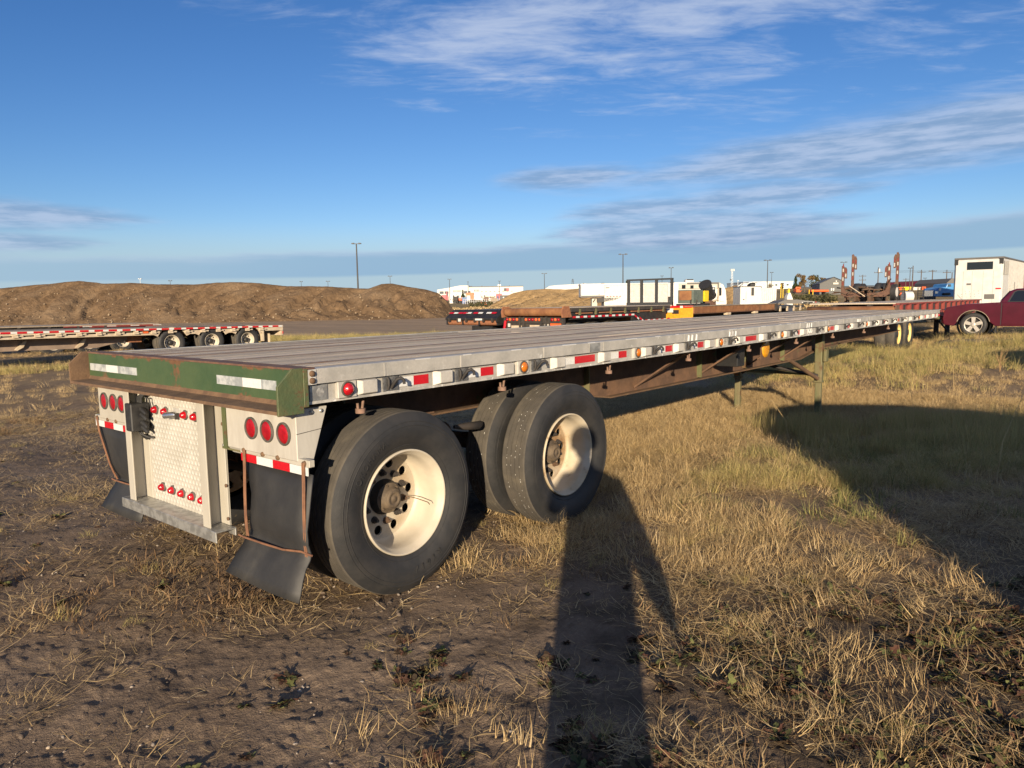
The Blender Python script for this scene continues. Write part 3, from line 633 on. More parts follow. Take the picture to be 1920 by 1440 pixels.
# main beams, cross members, gussets
def beam(y,nm='main_beam'):
    zt=1.14
    low=[(.10,.84),(2.9,.84),(3.85,.70),(9.3,.685),(10.3,.80),(15.9,.86)]
    web=MB().prism([(x,z) for x,z in low]+[(15.9,zt),(.10,zt)],'y',y-.006,y+.006)
    o=web.build(nm,MT['rusty beam'],T)
    f=MB()
    for (x0,z0),(x1,z1) in zip(low[:-1],low[1:]):
        a=math.atan2(z1-z0,x1-x0); l=math.hypot(x1-x0,z1-z0)
        f.box(0,l,-.075,.075,-.014,.0,M=Matrix.Translation((x0,y,z0))@Matrix.Rotation(-a,4,'Y'))
    f.box(.1,15.9,y-.06,y+.06,zt-.004,zt+.010); f.build('beam_flange',MT['rust lip'],o)
    return o
B1=beam(.78); B2=beam(1.79)
for x in (.75,2.3,3.5,5.85,7.2,8.6): bx('web_stiffener','leg paint',x-.006,x+.006,.715,.774,.86 if x<3 else .705,1.13,B1)
for x in (4.42,5.90,7.40,8.55):
    MB().add([(x-.05,.76,.745),(x+.06,.76,.765),(x+.06,.20,1.115),(x-.02,.20,1.125),(x-.05,.755,.725),(x+.06,.755,.745),(x+.06,.205,1.095),(x-.02,.205,1.105)],[(0,1,2,3),(7,6,5,4),(0,4,5,1),(1,5,6,2),(2,6,7,3),(3,7,4,0)]).build('gusset_brace',MT['rusty beam'],B1)
cm=None
for i in range(52):
    x=.35+i*.305
    if cm is None:
        cm=MB().box(-.03,.03,.045,Wd-.045,H-.058,H-.048).box(-.004,.004,.045,Wd-.045,H-.13,H-.058).box(-.025,.025,.045,Wd-.045,H-.138,H-.13).build('cross_member',MT['dark steel'],T); o=cm
    else: o=cm.copy(); COL.objects.link(o)
    o.parent=T; o.location=(x,0,0)
# small hanging lugs under the rail
lg=MB().tube([(0,.1,1.10),(0,.1,1.075)],.028,8).tube([(-.018,.1,1.13),(-.016,.1,1.098)],.008,5).tube([(.02,.1,1.14),(.012,.1,1.098)],.008,5).build('hanging_lug',mat('lug rust',(.25,.15,.11),(.16,.1,.07),20,rough=.85),T)
for i,x in enumerate((.393,1.552,2.851,4.244,5.699,7.227,8.75,10.4,12.0)):
    o=lg if i==0 else lg.copy()
    if i: COL.objects.link(o)
    o.parent=T; o.location=(x,0,-.035)
# round amber reflector on a bracket
AR=bx('reflector_bracket','rusty beam',6.55,6.83,.287,.297,.88,1.14,T); MB().lathe([(.118,.0),(.112,-.012),(.07,-.020),(.001,-.022)],28,(6.69,.285,1.015)).build('amber_reflector',MT['amber reflector'],AR)
bx('tool_box','black paint',6.12,6.34,.40,.66,.82,1.10,T,.006)
# axles, springs, brake chambers
for x in (.6437,2.2098):
    a=MB().tube([(x,.30,.50),(x,Wd-.30,.50)],.065,12).build('axle',MT['dark steel'],T)
    for y in (.78,1.79):
        s=MB()
        for k in range(4): s.tube([(x-.5+.07*k,y,.66-.018*k),(x,y,.585-.022*k),(x+.5-.07*k,y,.66-.018*k)],.012,6)
        s.box(x-.06,x+.06,y-.05,y+.05,.48,.60); s.build('leaf_spring',MT['oil dark'],a)
    for y in (.55,Wd-.55): MB().tube([(x+.16,y,.52),(x+.30,y,.52)],.085,12).build('brake_chamber',MT['dark steel'],a)
bx('equaliser_hanger','rusty beam',1.30,1.54,.73,.83,.55,.85,T); bx('equaliser_hanger','rusty beam',1.30,1.54,1.74,1.84,.55,.85,T)
bx('spring_hanger','rusty beam',2.75,2.9,.73,.83,.60,.85,T)
MB().tube([(1.42,.52,.74),(1.42,.72,.74)],[.07,.085],14).build('air_tank',MT['oil dark'],T)
MB().tube([(1.36,.36,.80),(1.46,.35,.79),(1.60,.37,.775),(1.68,.42,.77)],[.012,.026,.030,.024],8).build('spring_shackle',MT['dark steel'],T)
bx('rear_cross_beam','rusty beam',.06,.10,.1,Wd-.1,.86,1.10,T)
# ---------------------------------------------------------------- wheels
def tyre_mesh(RO=.517,W_=.278):
    b=MB(); s=[(.297,.052),(.315,.040),(.345,.020),(.385,.006),(.420,.002),(.452,.006),(.476,.016),(.494,.028),(.506,.036)]
    ms=[0]*(len(s)-1)
    t=[(.512,.040),(RO,.050)]; ms+=[1]*2
    for g in (.083,.121,.157,.195):
        t+=[(RO,g-.0045),(RO-.008,g-.0035),(RO-.008,g+.0035),(RO,g+.0045)]; ms+=[1]*4
    t+=[(RO,W_-.050),(.512,W_-.040)]; ms+=[1]*2
    s2=[(r,W_-a) for r,a in s[::-1]]; ms+=[0]*len(s2)
    b.lathe(s+t[:1],72,mi=0); b.lathe_split(t,72,[1]*(len(t)-1)); b.lathe(t[-1:]+s2,72,mi=0)
    # moulded ring lines on the sidewall
    for r_,a in ((.462,.0085),(.440,.003),(.330,.029)): b.lathe([(r_-.0025,a),(r_,a-.0028),(r_+.0025,a)],72)
    return b
def holes_disc(a,ro,ri,nh,rh,hr,n=48):
    bm=bmesh.new(); E=[]
    def ring(cx,cz,r,m):
        v=[bm.verts.new((cx+r*math.cos(2*PI*k/m),a,cz+r*math.sin(2*PI*k/m))) for k in range(m)]
        E.extend(bm.edges.new((v[k],v[(k+1)%m])) for k in range(m))
    ring(0,0,ro,n); ring(0,0,ri,28)
    for k in range(nh): t=2*PI*(k+.5)/nh; ring(rh*math.cos(t),rh*math.sin(t),hr,12)
    bmesh.ops.triangle_fill(bm,use_beauty=True,edges=E)
    bm.verts.ensure_lookup_table()
    r=[tuple(v.co) for v in bm.verts],[[q.index for q in f.verts] for f in bm.faces]
    bm.verts.index_update(); r=([tuple(v.co) for v in bm.verts],[[q.index for q in f.verts] for f in bm.faces]); bm.free(); return r
def rim_mesh(dish=.195):
    b=MB(); a=.045
    b.lathe([(.292,.060),(.3005,.052),(.3005,.034),(.296,.031),(.288,.036),(.284,.052),(.272,.062),(.266,.085),(.262,.12),(.262,a+dish*.9),(.252,a+dish*.97),(.244,a+dish)],64)
    vs,fs=holes_disc(a+dish,.244,.104,10,.196,.029); b.add(vs,fs)
    b.lathe([(.104,a+dish),(.104,a+dish+.012)],28)
    for k in range(10):
        t=2*PI*(k+.5)/10; c=(.196*math.cos(t),0,.196*math.sin(t)); b.lathe([(.029,a+dish),(.0285,a+dish+.012)],12,c)
    return b
def hub_mesh():
    b=MB(); D_=.08; b.lathe([(.103,.215+D_),(.103,.150+D_),(.090,.138+D_),(.088,.110+D_)],28,mi=1); b.lathe([(.088,.110+D_),(.066,.104+D_),(.062,.076+D_),(.056,.070+D_),(.050,.069+D_),(.049,.065+D_),(.034,.064+D_),(.032,.067+D_),(.018,.067+D_),(.016,.063+D_),(.0005,.063+D_)],26,mi=0)
    b.lathe([(.225,.300),(.225,.275),(.10,.274)],32,mi=1)   # brake drum face behind the holes
    b.lathe([(.225,.275),(.225,.42),(.10,.42)],32,mi=1)
    for k in range(6): t=2*PI*k/6; b.tube([(.076*math.cos(t),.190,.076*math.sin(t)),(.076*math.cos(t),.178,.076*math.sin(t))],.007,6,0)
    return b
def nut_mesh(): return MB().tube([(0,.25,0),(0,.218,0)],.0165,6,sm=False).tube([(0,.218,0),(0,.203,0)],.0105,8).tube([(0,.25,0),(0,.23,0)],.021,10)
PROTO={}
def wheel(x,y,z,side,rim,ymir=False,rot=0,name='wheel',parent=T,hub=True):
    # side: outer (dished, with hub) or inner dual
    w=bpy.data.objects.new(name,None); COL.objects.link(w); w.parent=parent; w.empty_display_size=.1
    M=Matrix.Translation((x,y,z))
    if ymir: M=M@Matrix.Rotation(PI,4,'Z')
    w.matrix_local=M@Matrix.Rotation(rot,4,'Y')
    def part(n,mk,mats):
        k=(n,tuple(q.name for q in mats))
        if k not in PROTO:
            o=mk().build(n,mats,w); PROTO[k]=o.data
        else:
            o=bpy.data.objects.new(n,PROTO[k]); COL.objects.link(o); o.parent=w
        return o
    part('tyre',tyre_mesh,[MT['tyre side'],MT['tyre tread']])
    part('rim',rim_mesh,[MT[rim]])
    if hub:
        part('hub',hub_mesh,[MT['hub brown'],MT['black paint']])
        for k in range(10):
            t=2*PI*k/10; o=part('lug_nut',nut_mesh,[MT['rust lip'] if k%4==0 else MT['dark steel']]); o.location=(.143*math.cos(t),0,.143*math.sin(t))
    return w
AX=(.6437,2.2098); ZW=.506
W1=wheel(AX[0],.0,ZW,1,'rim cream',rot=.25); W2=wheel(AX[1],.0,ZW,1,'rim rusty',rot=.9)
for x in AX: wheel(x,.345,ZW,0,'rim rusty',rot=.4,hub=False)
for x in AX: wheel(x,Wd,ZW,1,'rim cream',True,.3,hub=True); wheel(x,Wd-.345,ZW,0,'rim rusty',True,.6,hub=False)
ts=MB()
for _ in range(95):                  # pale grit wedged in the grooves of the second axle's tyres
    a=rng.uniform(PI*.45,PI*1.25); g_=(.083,.121,.157,.195)[int(rng.integers(0,4))]; y=g_+(0 if rng.random()<.6 else .345); r_=.5125
    c_=Vector((AX[1]+r_*math.cos(a),y,ZW+r_*math.sin(a))); e_=.0035; l_=float(rng.uniform(.002,.006)); u_=Vector((-math.sin(a),0,math.cos(a)))*l_; w_=Vector((math.cos(a),0,math.sin(a)))*.004
    ts.add([c_+u_+Vector((0,e_,0)),c_+u_-Vector((0,e_,0)),c_-u_-Vector((0,e_,0)),c_-u_+Vector((0,e_,0)),c_+w_],[(0,1,4),(1,2,4),(2,3,4),(3,0,4)])
ts.build('groove_grit',MT['aluminium edge'],T,kind='stuff')
# tag wire on the first wheel
MB().tube([(AX[0]+.14,.25,ZW-.02),(AX[0]+.15,.12,ZW-.025),(AX[0]+.17,.05,ZW-.04),(AX[0]+.18,.045,ZW-.055)],.0028,5).build('valve_wire',MT['rust lip'],T)
# raised sidewall lettering
def sidewall(word,r,mid,size,w,ax,flip=False,gap=1.0):
    n=len(word); vs=[];fs=[]
    st=size*.80*gap/r
    for i,ch in enumerate(word):
        me=text_mesh(ch,size,.0032); a=mid+((n-1)/2-i)*st*(1 if not flip else -1)
        # face of letter looks to -Y ; letter up = outward (or inward when flipped)
        M=Matrix.Translation((r*math.cos(a),.0035,r*math.sin(a)))@Matrix.Rotation(-(a-PI/2)+(PI if flip else 0),4,'Y')@Matrix.Rotation(PI/2,4,'X')
        me.transform(M); o=len(vs); vs+=[tuple(v.co) for v in me.vertices]; fs+=[[q+o for q in p.vertices] for p in me.polygons]
        bpy.data.meshes.remove(me)
    b=MB(); b.add(vs,fs); q=b.build('sidewall_lettering',MT['tyre side'],w); q.matrix_local=w.matrix_local.to_3x3().inverted().to_4x4() if 0 else Matrix.Rotation(-ROTW[w.name],4,'Y'); return q
ROTW={W1.name:.25,W2.name:.9}
sidewall('YOKOHAMA',.385,R(137),.050,W1,0); sidewall('RY617',.375,R(-72),.056,W1,0,flip=False)
# ---------------------------------------------------------------- landing gear
def leg(y,zf):
    x=9.92; o=MB().box(x-.058,x+.058,y-.058,y+.058,.27,1.10).build('landing_leg',MT['leg paint'],T,.012,2)
    bx('leg_collar','leg paint',x-.066,x+.066,y-.066,y+.066,.262,.295,o,.01)
    bx('inner_leg','leg paint',x-.046,x+.046,y-.046,y+.046,zf+.02,.27,o,.01)
    MB().prism([(x-.20,zf+.0),(x-.14,zf+.045),(x+.14,zf+.045),(x+.20,zf)],'y',y-.12,y+.12).build('foot_pad',MT['leg paint'],o)
    return o
g1,g2=gz(9.92,.62),gz(9.92,1.95)
for y,g in ((.62,g1),(1.95,g2)): leg(y,g-.01)
MB().tube([(9.92,.62,.40),(9.92,1.95,.40)],.03,8).build('leg_cross_tube',MT['leg paint'],T)
for y in (.62,1.95):
    MB().tube([(9.85,y,.33),(8.85,y+.12*(1 if y<1 else -1),.70)],.033,8).build('leg_brace',MT['rust lip'],T)
MB().tube([(9.84,.62,.38),(9.3,1.0,.52),(8.9,1.25,.66)],.028,6).build('leg_brace',MT['dark steel'],T)
MB().tube([(9.88,.70,.36),(9.88,1.30,.72)],.026,6).build('leg_brace',MT['dark steel'],T); MB().tube([(9.88,1.87,.36),(9.88,1.30,.72)],.026,6).build('leg_brace',MT['dark steel'],T)
bx('gear_box','leg paint',9.86,9.99,.50,.55,.60,.80,T,.01)
# front end
bx('front_bulkhead','rusty green',L,L+.03,0,Wd,1.10,H,T); bx('king_pin_plate','dark steel',14.6,15.9,.75,1.82,.835,.85,T)
MB().tube([(15.2,Wd/2,.84),(15.2,Wd/2,.74)],.045,12).build('king_pin',MT['dark steel'],T)
# ================================================================ grass, stones, weeds
def ribbon_proto(name,nb,hmin,hmax,spread,lean,wid,seed,flat=0.0,mats=None,curl=.6):
    g=np.random.default_rng(seed); vs=[];fs=[];cs=[]
    for i in range(nb):
        a=g.uniform(0,2*PI); r=spread*math.sqrt(g.random()); bx_,by_=r*math.cos(a),r*math.sin(a)
        h=g.uniform(hmin,hmax)*(1-.35*r/spread); th=g.uniform(0,2*PI) if g.random()<.5 else a+g.normal()*.7
        ln=abs(g.normal(lean,.28)); bend=g.normal()*.30; w=wid*g.uniform(.6,1.3); c=g.random()
        d=np.array([math.cos(th),math.sin(th),0]); sd=np.array([-d[1],d[0],0])
        p=np.array([bx_,by_,-.012+flat*g.uniform(0,.03)]); e=min(1.5,ln*.5) if not flat else 1.35+g.normal()*.12; o=len(vs); ns=4
        for k in range(ns+1):
            ww=w*(1-k/ns*.85)/2; tw=.35*k*g.choice([-1,1])
            s2=sd*math.cos(tw)+np.array([0,0,1])*math.sin(tw)*.6
            vs.append(p-s2*ww); vs.append(p+s2*ww); 
            st=h/ns; p=p+st*(d*math.sin(e)+np.array([0,0,1])*math.cos(e)); e=min(e+ln*curl*.5,2.0) if not flat else e+g.normal()*.12
            if flat: th+=bend; d=np.array([math.cos(th),math.sin(th),0]); sd=np.array([-d[1],d[0],0])
            if p[2]<.004: p[2]=.004+.006*g.random()
        for k in range(ns): fs.append((o+2*k,o+2*k+1,o+2*k+3,o+2*k+2)); cs.append(c)
    me=bpy.data.meshes.new(name); me.from_pydata([tuple(v) for v in vs],[],fs)
    at_=me.attributes.new('blade','FLOAT','FACE'); at_.data.foreach_set('value',np.array(cs,dtype=np.float32))
    for q in mats or []: me.materials.append(q)
    me.polygons.foreach_set('use_smooth',np.ones(len(fs),bool)); return me
def blade_mat(name,ramp,trans=.35,rough=.75):
    M=bpy.data.materials.new(name); M.use_nodes=True; t=NT(M.node_tree); B=M.node_tree.nodes['Principled BSDF']
    a=t.n('ShaderNodeAttribute',attribute_name='blade').outputs['Fac']; r=t.n('ShaderNodeObjectInfo').outputs['Random']
    f=t.m('FRACT',t.m('ADD',t.m('MULTIPLY',a,.72),t.m('MULTIPLY',r,.55)))
    cr=t.n('ShaderNodeValToRGB'); t.put(cr.inputs[0],f); e=cr.color_ramp.elements
    while len(e)<len(ramp): e.new(.5)
    for q,(p,c) in zip(e,ramp): q.position=p; q.color=(*c,1)
    t.put(B.inputs['Base Color'],cr.outputs[0]); B.inputs['Roughness'].default_value=rough; B.inputs['Specular IOR Level'].default_value=.25
    tl=t.n('ShaderNodeBsdfTranslucent'); t.put(tl.inputs[0],cr.outputs[0]); mx=t.n('ShaderNodeMixShader'); mx.inputs[0].default_value=trans
    out=M.node_tree.nodes['Material Output']; t.L.new(B.outputs[0],mx.inputs[1]); t.L.new(tl.outputs[0],mx.inputs[2]); t.L.new(mx.outputs[0],out.inputs[0]); return M
STRAW=blade_mat('straw blades',[(0,(0.239,0.156,0.074)),(.3,(0.478,0.340,0.166)),(.55,(0.607,0.451,0.230)),(.8,(0.386,0.267,0.129)),(1,(0.662,0.524,0.313))],.2)
MIXED=blade_mat('mixed blades',[(0,(.46,.33,.14)),(.25,(.60,.45,.20)),(.45,(.36,.34,.105)),(.66,(.54,.41,.18)),(.84,(.22,.21,.07)),(1,(.62,.48,.23))],.2)
GREEN=blade_mat('green blades',[(0,(0.138,0.166,0.055)),(.4,(0.239,0.239,0.078)),(.7,(0.386,0.331,0.129)),(1,(0.092,0.129,0.041))],.3)
WEED=blade_mat('weed leaves',[(0,(0.030,0.024,0.015)),(.40,(0.064,0.041,0.025)),(.65,(0.119,0.055,0.036)),(.78,(0.055,0.064,0.025)),(.93,(0.145,0.153,0.051)),(1,(0.043,0.034,0.021))],.15)
BROWN=blade_mat('dead stalks',[(0,(.09,.055,.03)),(.5,(.17,.105,.055)),(1,(.26,.165,.085))],.1)
def leaf_proto(name,nl,size,seed,mats):
    g=np.random.default_rng(seed); vs=[];fs=[];cs=[]
    for i in range(nl):
        th=g.uniform(0,2*PI); l=size*g.uniform(.35,1.0); w=l*g.uniform(.16,.30); e=g.uniform(1.0,1.6); c=g.random()
        d=np.array([math.cos(th),math.sin(th),0]); sd=np.array([-d[1],d[0],0]); p=np.array([0,0,0.])+d*size*.15*g.random()+np.array([0,0,.03*g.random()]); o=len(vs); ns=5
        for k in range(ns+1):
            t=k/ns; ww=w*math.sin(PI*min(1,t*.93+.07))**.8*(1+.35*(-1)**k*(0<k<ns)); up=np.array([0,0,1])*g.uniform(-.25,.35)*w
            vs+= [p-sd*ww+up,p+np.array([0,0,-.12*ww]),p+sd*ww+up*g.uniform(-1,1)]
            p=p+l/ns*(d*math.sin(e)+np.array([0,0,1])*math.cos(e)); e+=g.uniform(-.15,.4); p[2]=max(p[2],.006)
        for k in range(ns):
            q=o+3*k; fs+= [(q,q+1,q+4,q+3),(q+1,q+2,q+5,q+4)]; cs+=[c,c]
    me=bpy.data.meshes.new(name); me.from_pydata([tuple(v) for v in vs],[],fs)
    me.attributes.new('blade','FLOAT','FACE').data.foreach_set('value',np.array(cs,dtype=np.float32))
    for q in mats: me.materials.append(q)
    return me
def stone_proto(name,seed,mats):
    bm=bmesh.new(); bmesh.ops.create_icosphere(bm,subdivisions=2,radius=1); g=np.random.default_rng(seed); sc=g.uniform(.6,1.1,3)*[1,.8,.6]
    for v in bm.verts: 
        n=.18*math.sin(v.co.x*3+seed)+.14*math.cos(v.co.y*4-seed)+.08*g.normal(); v.co=Vector([v.co[i]*(1+n)*sc[i] for i in range(3)])
    me=bpy.data.meshes.new(name); bm.to_mesh(me); bm.free()
    for q in mats: me.materials.append(q)
    me.polygons.foreach_set('use_smooth',np.ones(len(me.polygons),bool)); return me
def scatter(name,protos,pts,scl,tilt=.15,kind='stuff',sink=0.0,aim=None):
    n=len(pts)
    pc=bpy.data.collections.new(name+' shapes')
    for i,p in enumerate(protos): 
        o=bpy.data.objects.new(p.name,p); pc.objects.link(o)
    me=bpy.data.meshes.new(name); z=ground_near(pts[:,0],pts[:,1])-sink
    me.vertices.add(n); me.vertices.foreach_set('co',np.stack([pts[:,0],pts[:,1],z],1).ravel())
    rz=rng.uniform(0,2*PI,n) if aim is None else rng.normal(aim,.5,n)
    rot=np.stack([rng.normal(0,tilt,n),rng.normal(0,tilt,n),rz],1)
    me.attributes.new('rot','FLOAT_VECTOR','POINT').data.foreach_set('vector',rot.astype(np.float32).ravel())
    me.attributes.new('scl','FLOAT','POINT').data.foreach_set('value',np.asarray(scl,np.float32))
    me.attributes.new('pick','INT','POINT').data.foreach_set('value',rng.integers(0,len(protos),n).astype(np.int32))
    o=bpy.data.objects.new(name,me); COL.objects.link(o); o['kind']=kind
    g=bpy.data.node_groups.new(name,'GeometryNodeTree'); g.interface.new_socket('Geometry',in_out='INPUT',socket_type='NodeSocketGeometry'); g.interface.new_socket('Geometry',in_out='OUTPUT',socket_type='NodeSocketGeometry')
    N=g.nodes; Lk=g.links; gi=N.new('NodeGroupInput'); go=N.new('NodeGroupOutput')
    ci=N.new('GeometryNodeCollectionInfo'); ci.inputs['Collection'].default_value=pc; ci.inputs['Separate Children'].default_value=True; ci.inputs['Reset Children'].default_value=True
    ip=N.new('GeometryNodeInstanceOnPoints'); ip.inputs['Pick Instance'].default_value=True
    def na(nm,ty):
        x=N.new('GeometryNodeInputNamedAttribute'); x.data_type=ty; x.inputs['Name'].default_value=nm; return x.outputs[0]
    Lk.new(gi.outputs[0],ip.inputs['Points']); Lk.new(ci.outputs[0],ip.inputs['Instance']); Lk.new(na('pick','INT'),ip.inputs['Instance Index'])
    er=N.new('FunctionNodeEulerToRotation'); Lk.new(na('rot','FLOAT_VECTOR'),er.inputs[0]); Lk.new(er.outputs[0],ip.inputs['Rotation'])
    Lk.new(na('scl','FLOAT'),ip.inputs['Scale']); Lk.new(ip.outputs[0],go.inputs[0])
    md=o.modifiers.new('scatter','NODES'); md.node_group=g
    return o
def ground_near(x,y):               # same clods as the ground sheet
    RR=np.hypot(x-CP.x,y-CP.y); near=1-ss(9,16,RR)
    c=(fbm(x*9,y*9,3,31)-.5)*.014+(fbm(x*1.6,y*1.6,3,37)-.5)*.030
    return ground(x,y)+near*(c*.8)-.004
def wedge(n,r0,r1,half=56):
    r=np.sqrt(rng.uniform(r0*r0,r1*r1,n)); a=math.radians(39.9)+np.radians(rng.uniform(-half,half,n))
    return np.stack([CP.x+r*np.cos(a),CP.y+r*np.sin(a)],1)
def fields(p):
    x,y=p[:,0],p[:,1]
    dx,dy=x-CP.x,y-CP.y; fwd=dx*F2.x+dy*F2.y; lat=dx*R0.x+dy*R0.y
    n=fbm(x*.9,y*.9,4,71); n2=fbm(x*2.6,y*2.6,3,77)
    right=ss(.15,1.25,.40*x-.55*y+(n-.5)*2.0-.05)          # grassy side, right of the trailer
    under=ss(-.2,.2,y)*(1-ss(2.6,3.0,y))*ss(-.2,.3,x)*(1-ss(16,16.6,x))
    return x,y,fwd,lat,n,n2,right,under
def keep(p,d): 
    k=rng.random(len(p))<d; return p[k],k
P_ST=[ribbon_proto('straw tuft',54,.08,.22,.11,.85,.0037,s,mats=[STRAW]) for s in (1,2,3)]
P_LIT=[ribbon_proto('straw litter',48,.06,.26,.16,.3,.0034,s,flat=1,mats=[STRAW]) for s in (4,5,6)]
P_MIX=[ribbon_proto('grass tuft',76,.08,.25,.12,.85,.0038,s,mats=[MIXED]) for s in (7,8,9)]
P_GRN=[ribbon_proto('green tuft',46,.09,.23,.09,.75,.0052,s,mats=[GREEN]) for s in (10,11)]
P_TALL=[ribbon_proto('tall tuft',40,.22,.48,.12,.38,.0045,s,mats=[MIXED],curl=.5) for s in (12,13)]
P_WD=[leaf_proto('weed rosette',30,.085,s,[WEED]) for s in (14,15,16)]
P_DEAD=[ribbon_proto('dead debris',30,.03,.13,.12,1.0,.0065,s,mats=[BROWN]) for s in (17,18)]
P_SN=[stone_proto('pebble',s,[MT['pebble grey'] if s%2 else MT['pebble tan']]) for s in (19,20,21)] if 'pebble grey' in MT else None
D('pebble grey',(.30,.255,.21),(.20,.165,.135),2,rough=.85,rand=.3); D('pebble tan',(.46,.38,.29),(.30,.24,.18),2,rough=.85,rand=.3)
P_SN=[stone_proto('pebble',s,[MT['pebble grey'] if s%2 else MT['pebble tan']]) for s in (19,20,21)]
D('clod soil',(.15,.112,.083),(.10,.076,.056),3,rough=.95,rand=.25,bump=.5,bs=6); P_CL=[stone_proto('soil clod',s,[MT['clod soil']]) for s in (22,23)]
def tall_zone(x,y,fwd,lat):         # the rank grass to the right, where the mower did not reach
    return ss(4.2,6.2,fwd)*(1-ss(8.3,10.3,fwd+.25*(lat-3)))*ss(.9,2.6,lat)
# ---- near field
p=wedge(76000,1.7,15.5); x,y,fwd,lat,n,n2,right,under=fields(p); tz=tall_zone(x,y,fwd,lat)
flatz=ss(9.5,10.5,fwd)*ss(.5,2.5,lat)
den=right*(1-under*.9)*ss(.44,.58,n2)*ss(.36,.56,n)*(.10+.90*tz)*(1-.96*flatz)*ss(2.4,4.6,fwd+.8*right*ss(.42,.6,n))
q,k=keep(p,np.clip(den*.95,0,1)); scatter('mixed_grass',P_MIX,q,(.34+.80*rng.random(len(q))**1.3)*(.75+.45*tz[k]),.18)
den=right*tz*ss(.42,.62,fbm(x*1.3,y*1.3,3,83))*(1-under)
q,k=keep(p,np.clip(den*.15,0,1)); scatter('green_grass',P_GRN,q,.6+.6*rng.random(len(q)),.15)
den=ss(7.0,8.2,fwd)*(1-ss(9.6,11.2,fwd))*ss(3.0,4.2,lat)
q,k=keep(p,np.clip(den*.40*ss(.35,.6,n2),0,1)); scatter('tall_grass',P_TALL,q,.6+.5*rng.random(len(q)),.12)
q,k=keep(p,np.clip((right*.50*ss(.40,.62,n)*(.28+.72*ss(3.2,4.6,fwd))+.25*under*ss(3.2,4.0,x)+.16*flatz)*(1-.3*tz),0,1)*.8); scatter('straw_grass',P_ST,q,.45+.75*rng.random(len(q)),.35)
left=1-right
patch=ss(.57,.68,fbm(x*.75,y*.75,4,91))*ss(.45,.6,fbm(x*3.1,y*3.1,2,93))*(1-.88*(1-ss(5.2,9.0,fwd)))
q,k=keep(p,np.clip(right*.62*ss(.36,.58,n2)*(.40+.60*ss(3.0,4.4,fwd))+flatz*.9+under*.25*ss(3,4,x)+left*(patch*.40+.045)+ss(8.5,12,fwd)*left*.24*ss(.42,.6,n2),0,1)*.8); scatter('straw_litter',P_LIT,q,.5+.8*rng.random(len(q)),.10)
q,k=keep(p,np.clip(left*patch*.06*(1-ss(6,12,fwd))+left*.004,0,1)); scatter('sparse_tufts',P_MIX,q,.22+.40*rng.random(len(q)),.2)
q,k=keep(p,np.clip(left*ss(.60,.70,fbm(x*.9+5,y*.9,4,97))*.22+right*.06*(1-tz),0,1)); scatter('dead_debris',P_DEAD,q,.5+.8*rng.random(len(q)),.25)
wz=np.exp(-((lat-.15)/.7)**2)*(1-ss(2.9,3.8,fwd))*ss(.45,.6,n2)*.6+ss(.7,1.6,lat)*(1-ss(3.3,4.3,fwd))*ss(.40,.56,n2)*1.0+left*.004
q,k=keep(p,np.clip(wz,0,1)*.95*(1-under)); scatter('leafy_weeds',P_WD,q,.30+.55*rng.random(len(q)),.3)
p=wedge(66000,1.7,12,50); x,y,fwd,lat,n,n2,right,under=fields(p)
q,k=keep(p,np.clip((1-.8*right)*(.25+.75*ss(.45,.65,n))*.8,0,1)); scatter('pebbles',P_SN,q,.0028+.010*rng.random(len(q))**4,.6,sink=.001)
q,k=keep(p,np.clip((1-.6*right)*(.30+.6*ss(.48,.66,n2))*.85,0,1)); scatter('soil_clods',P_CL,q,.005+.014*rng.random(len(q))**4,.6,sink=.002)
# ---- middle distance: trampled straw, stubble and the rank strips along the parked trailers
p=wedge(62000,15,46,48); x,y,fwd,lat,n,n2,right,under=fields(p)
strip=np.exp(-((y-22.3)/.9)**2)*(1-ss(5,9,x))*1.0+np.exp(-((fwd-18-.15*lat)/2.6)**2)*ss(4,7,lat)+np.exp(-((fwd-40)/3.0)**2)*(1-ss(-2,6,lat))*.7
q,k=keep(p,np.clip(strip*.55*ss(.3,.55,n2),0,1)); scatter('rank_grass',P_MIX,q,1.2+1.3*rng.random(len(q)),.15)
q,k=keep(p,np.clip((.42*ss(.36,.6,n)+.10)*(1-ss(38,44,fwd)*(1-ss(0,6,lat)))*(1-.62*(1-ss(-5,-1,lat))),0,1)); scatter('stubble',P_ST,q,.65+.8*rng.random(len(q)),.4)
q,k=keep(p,np.clip(strip*.06,0,1)); scatter('rank_green',P_GRN,q,1.4+1.0*rng.random(len(q)),.15)
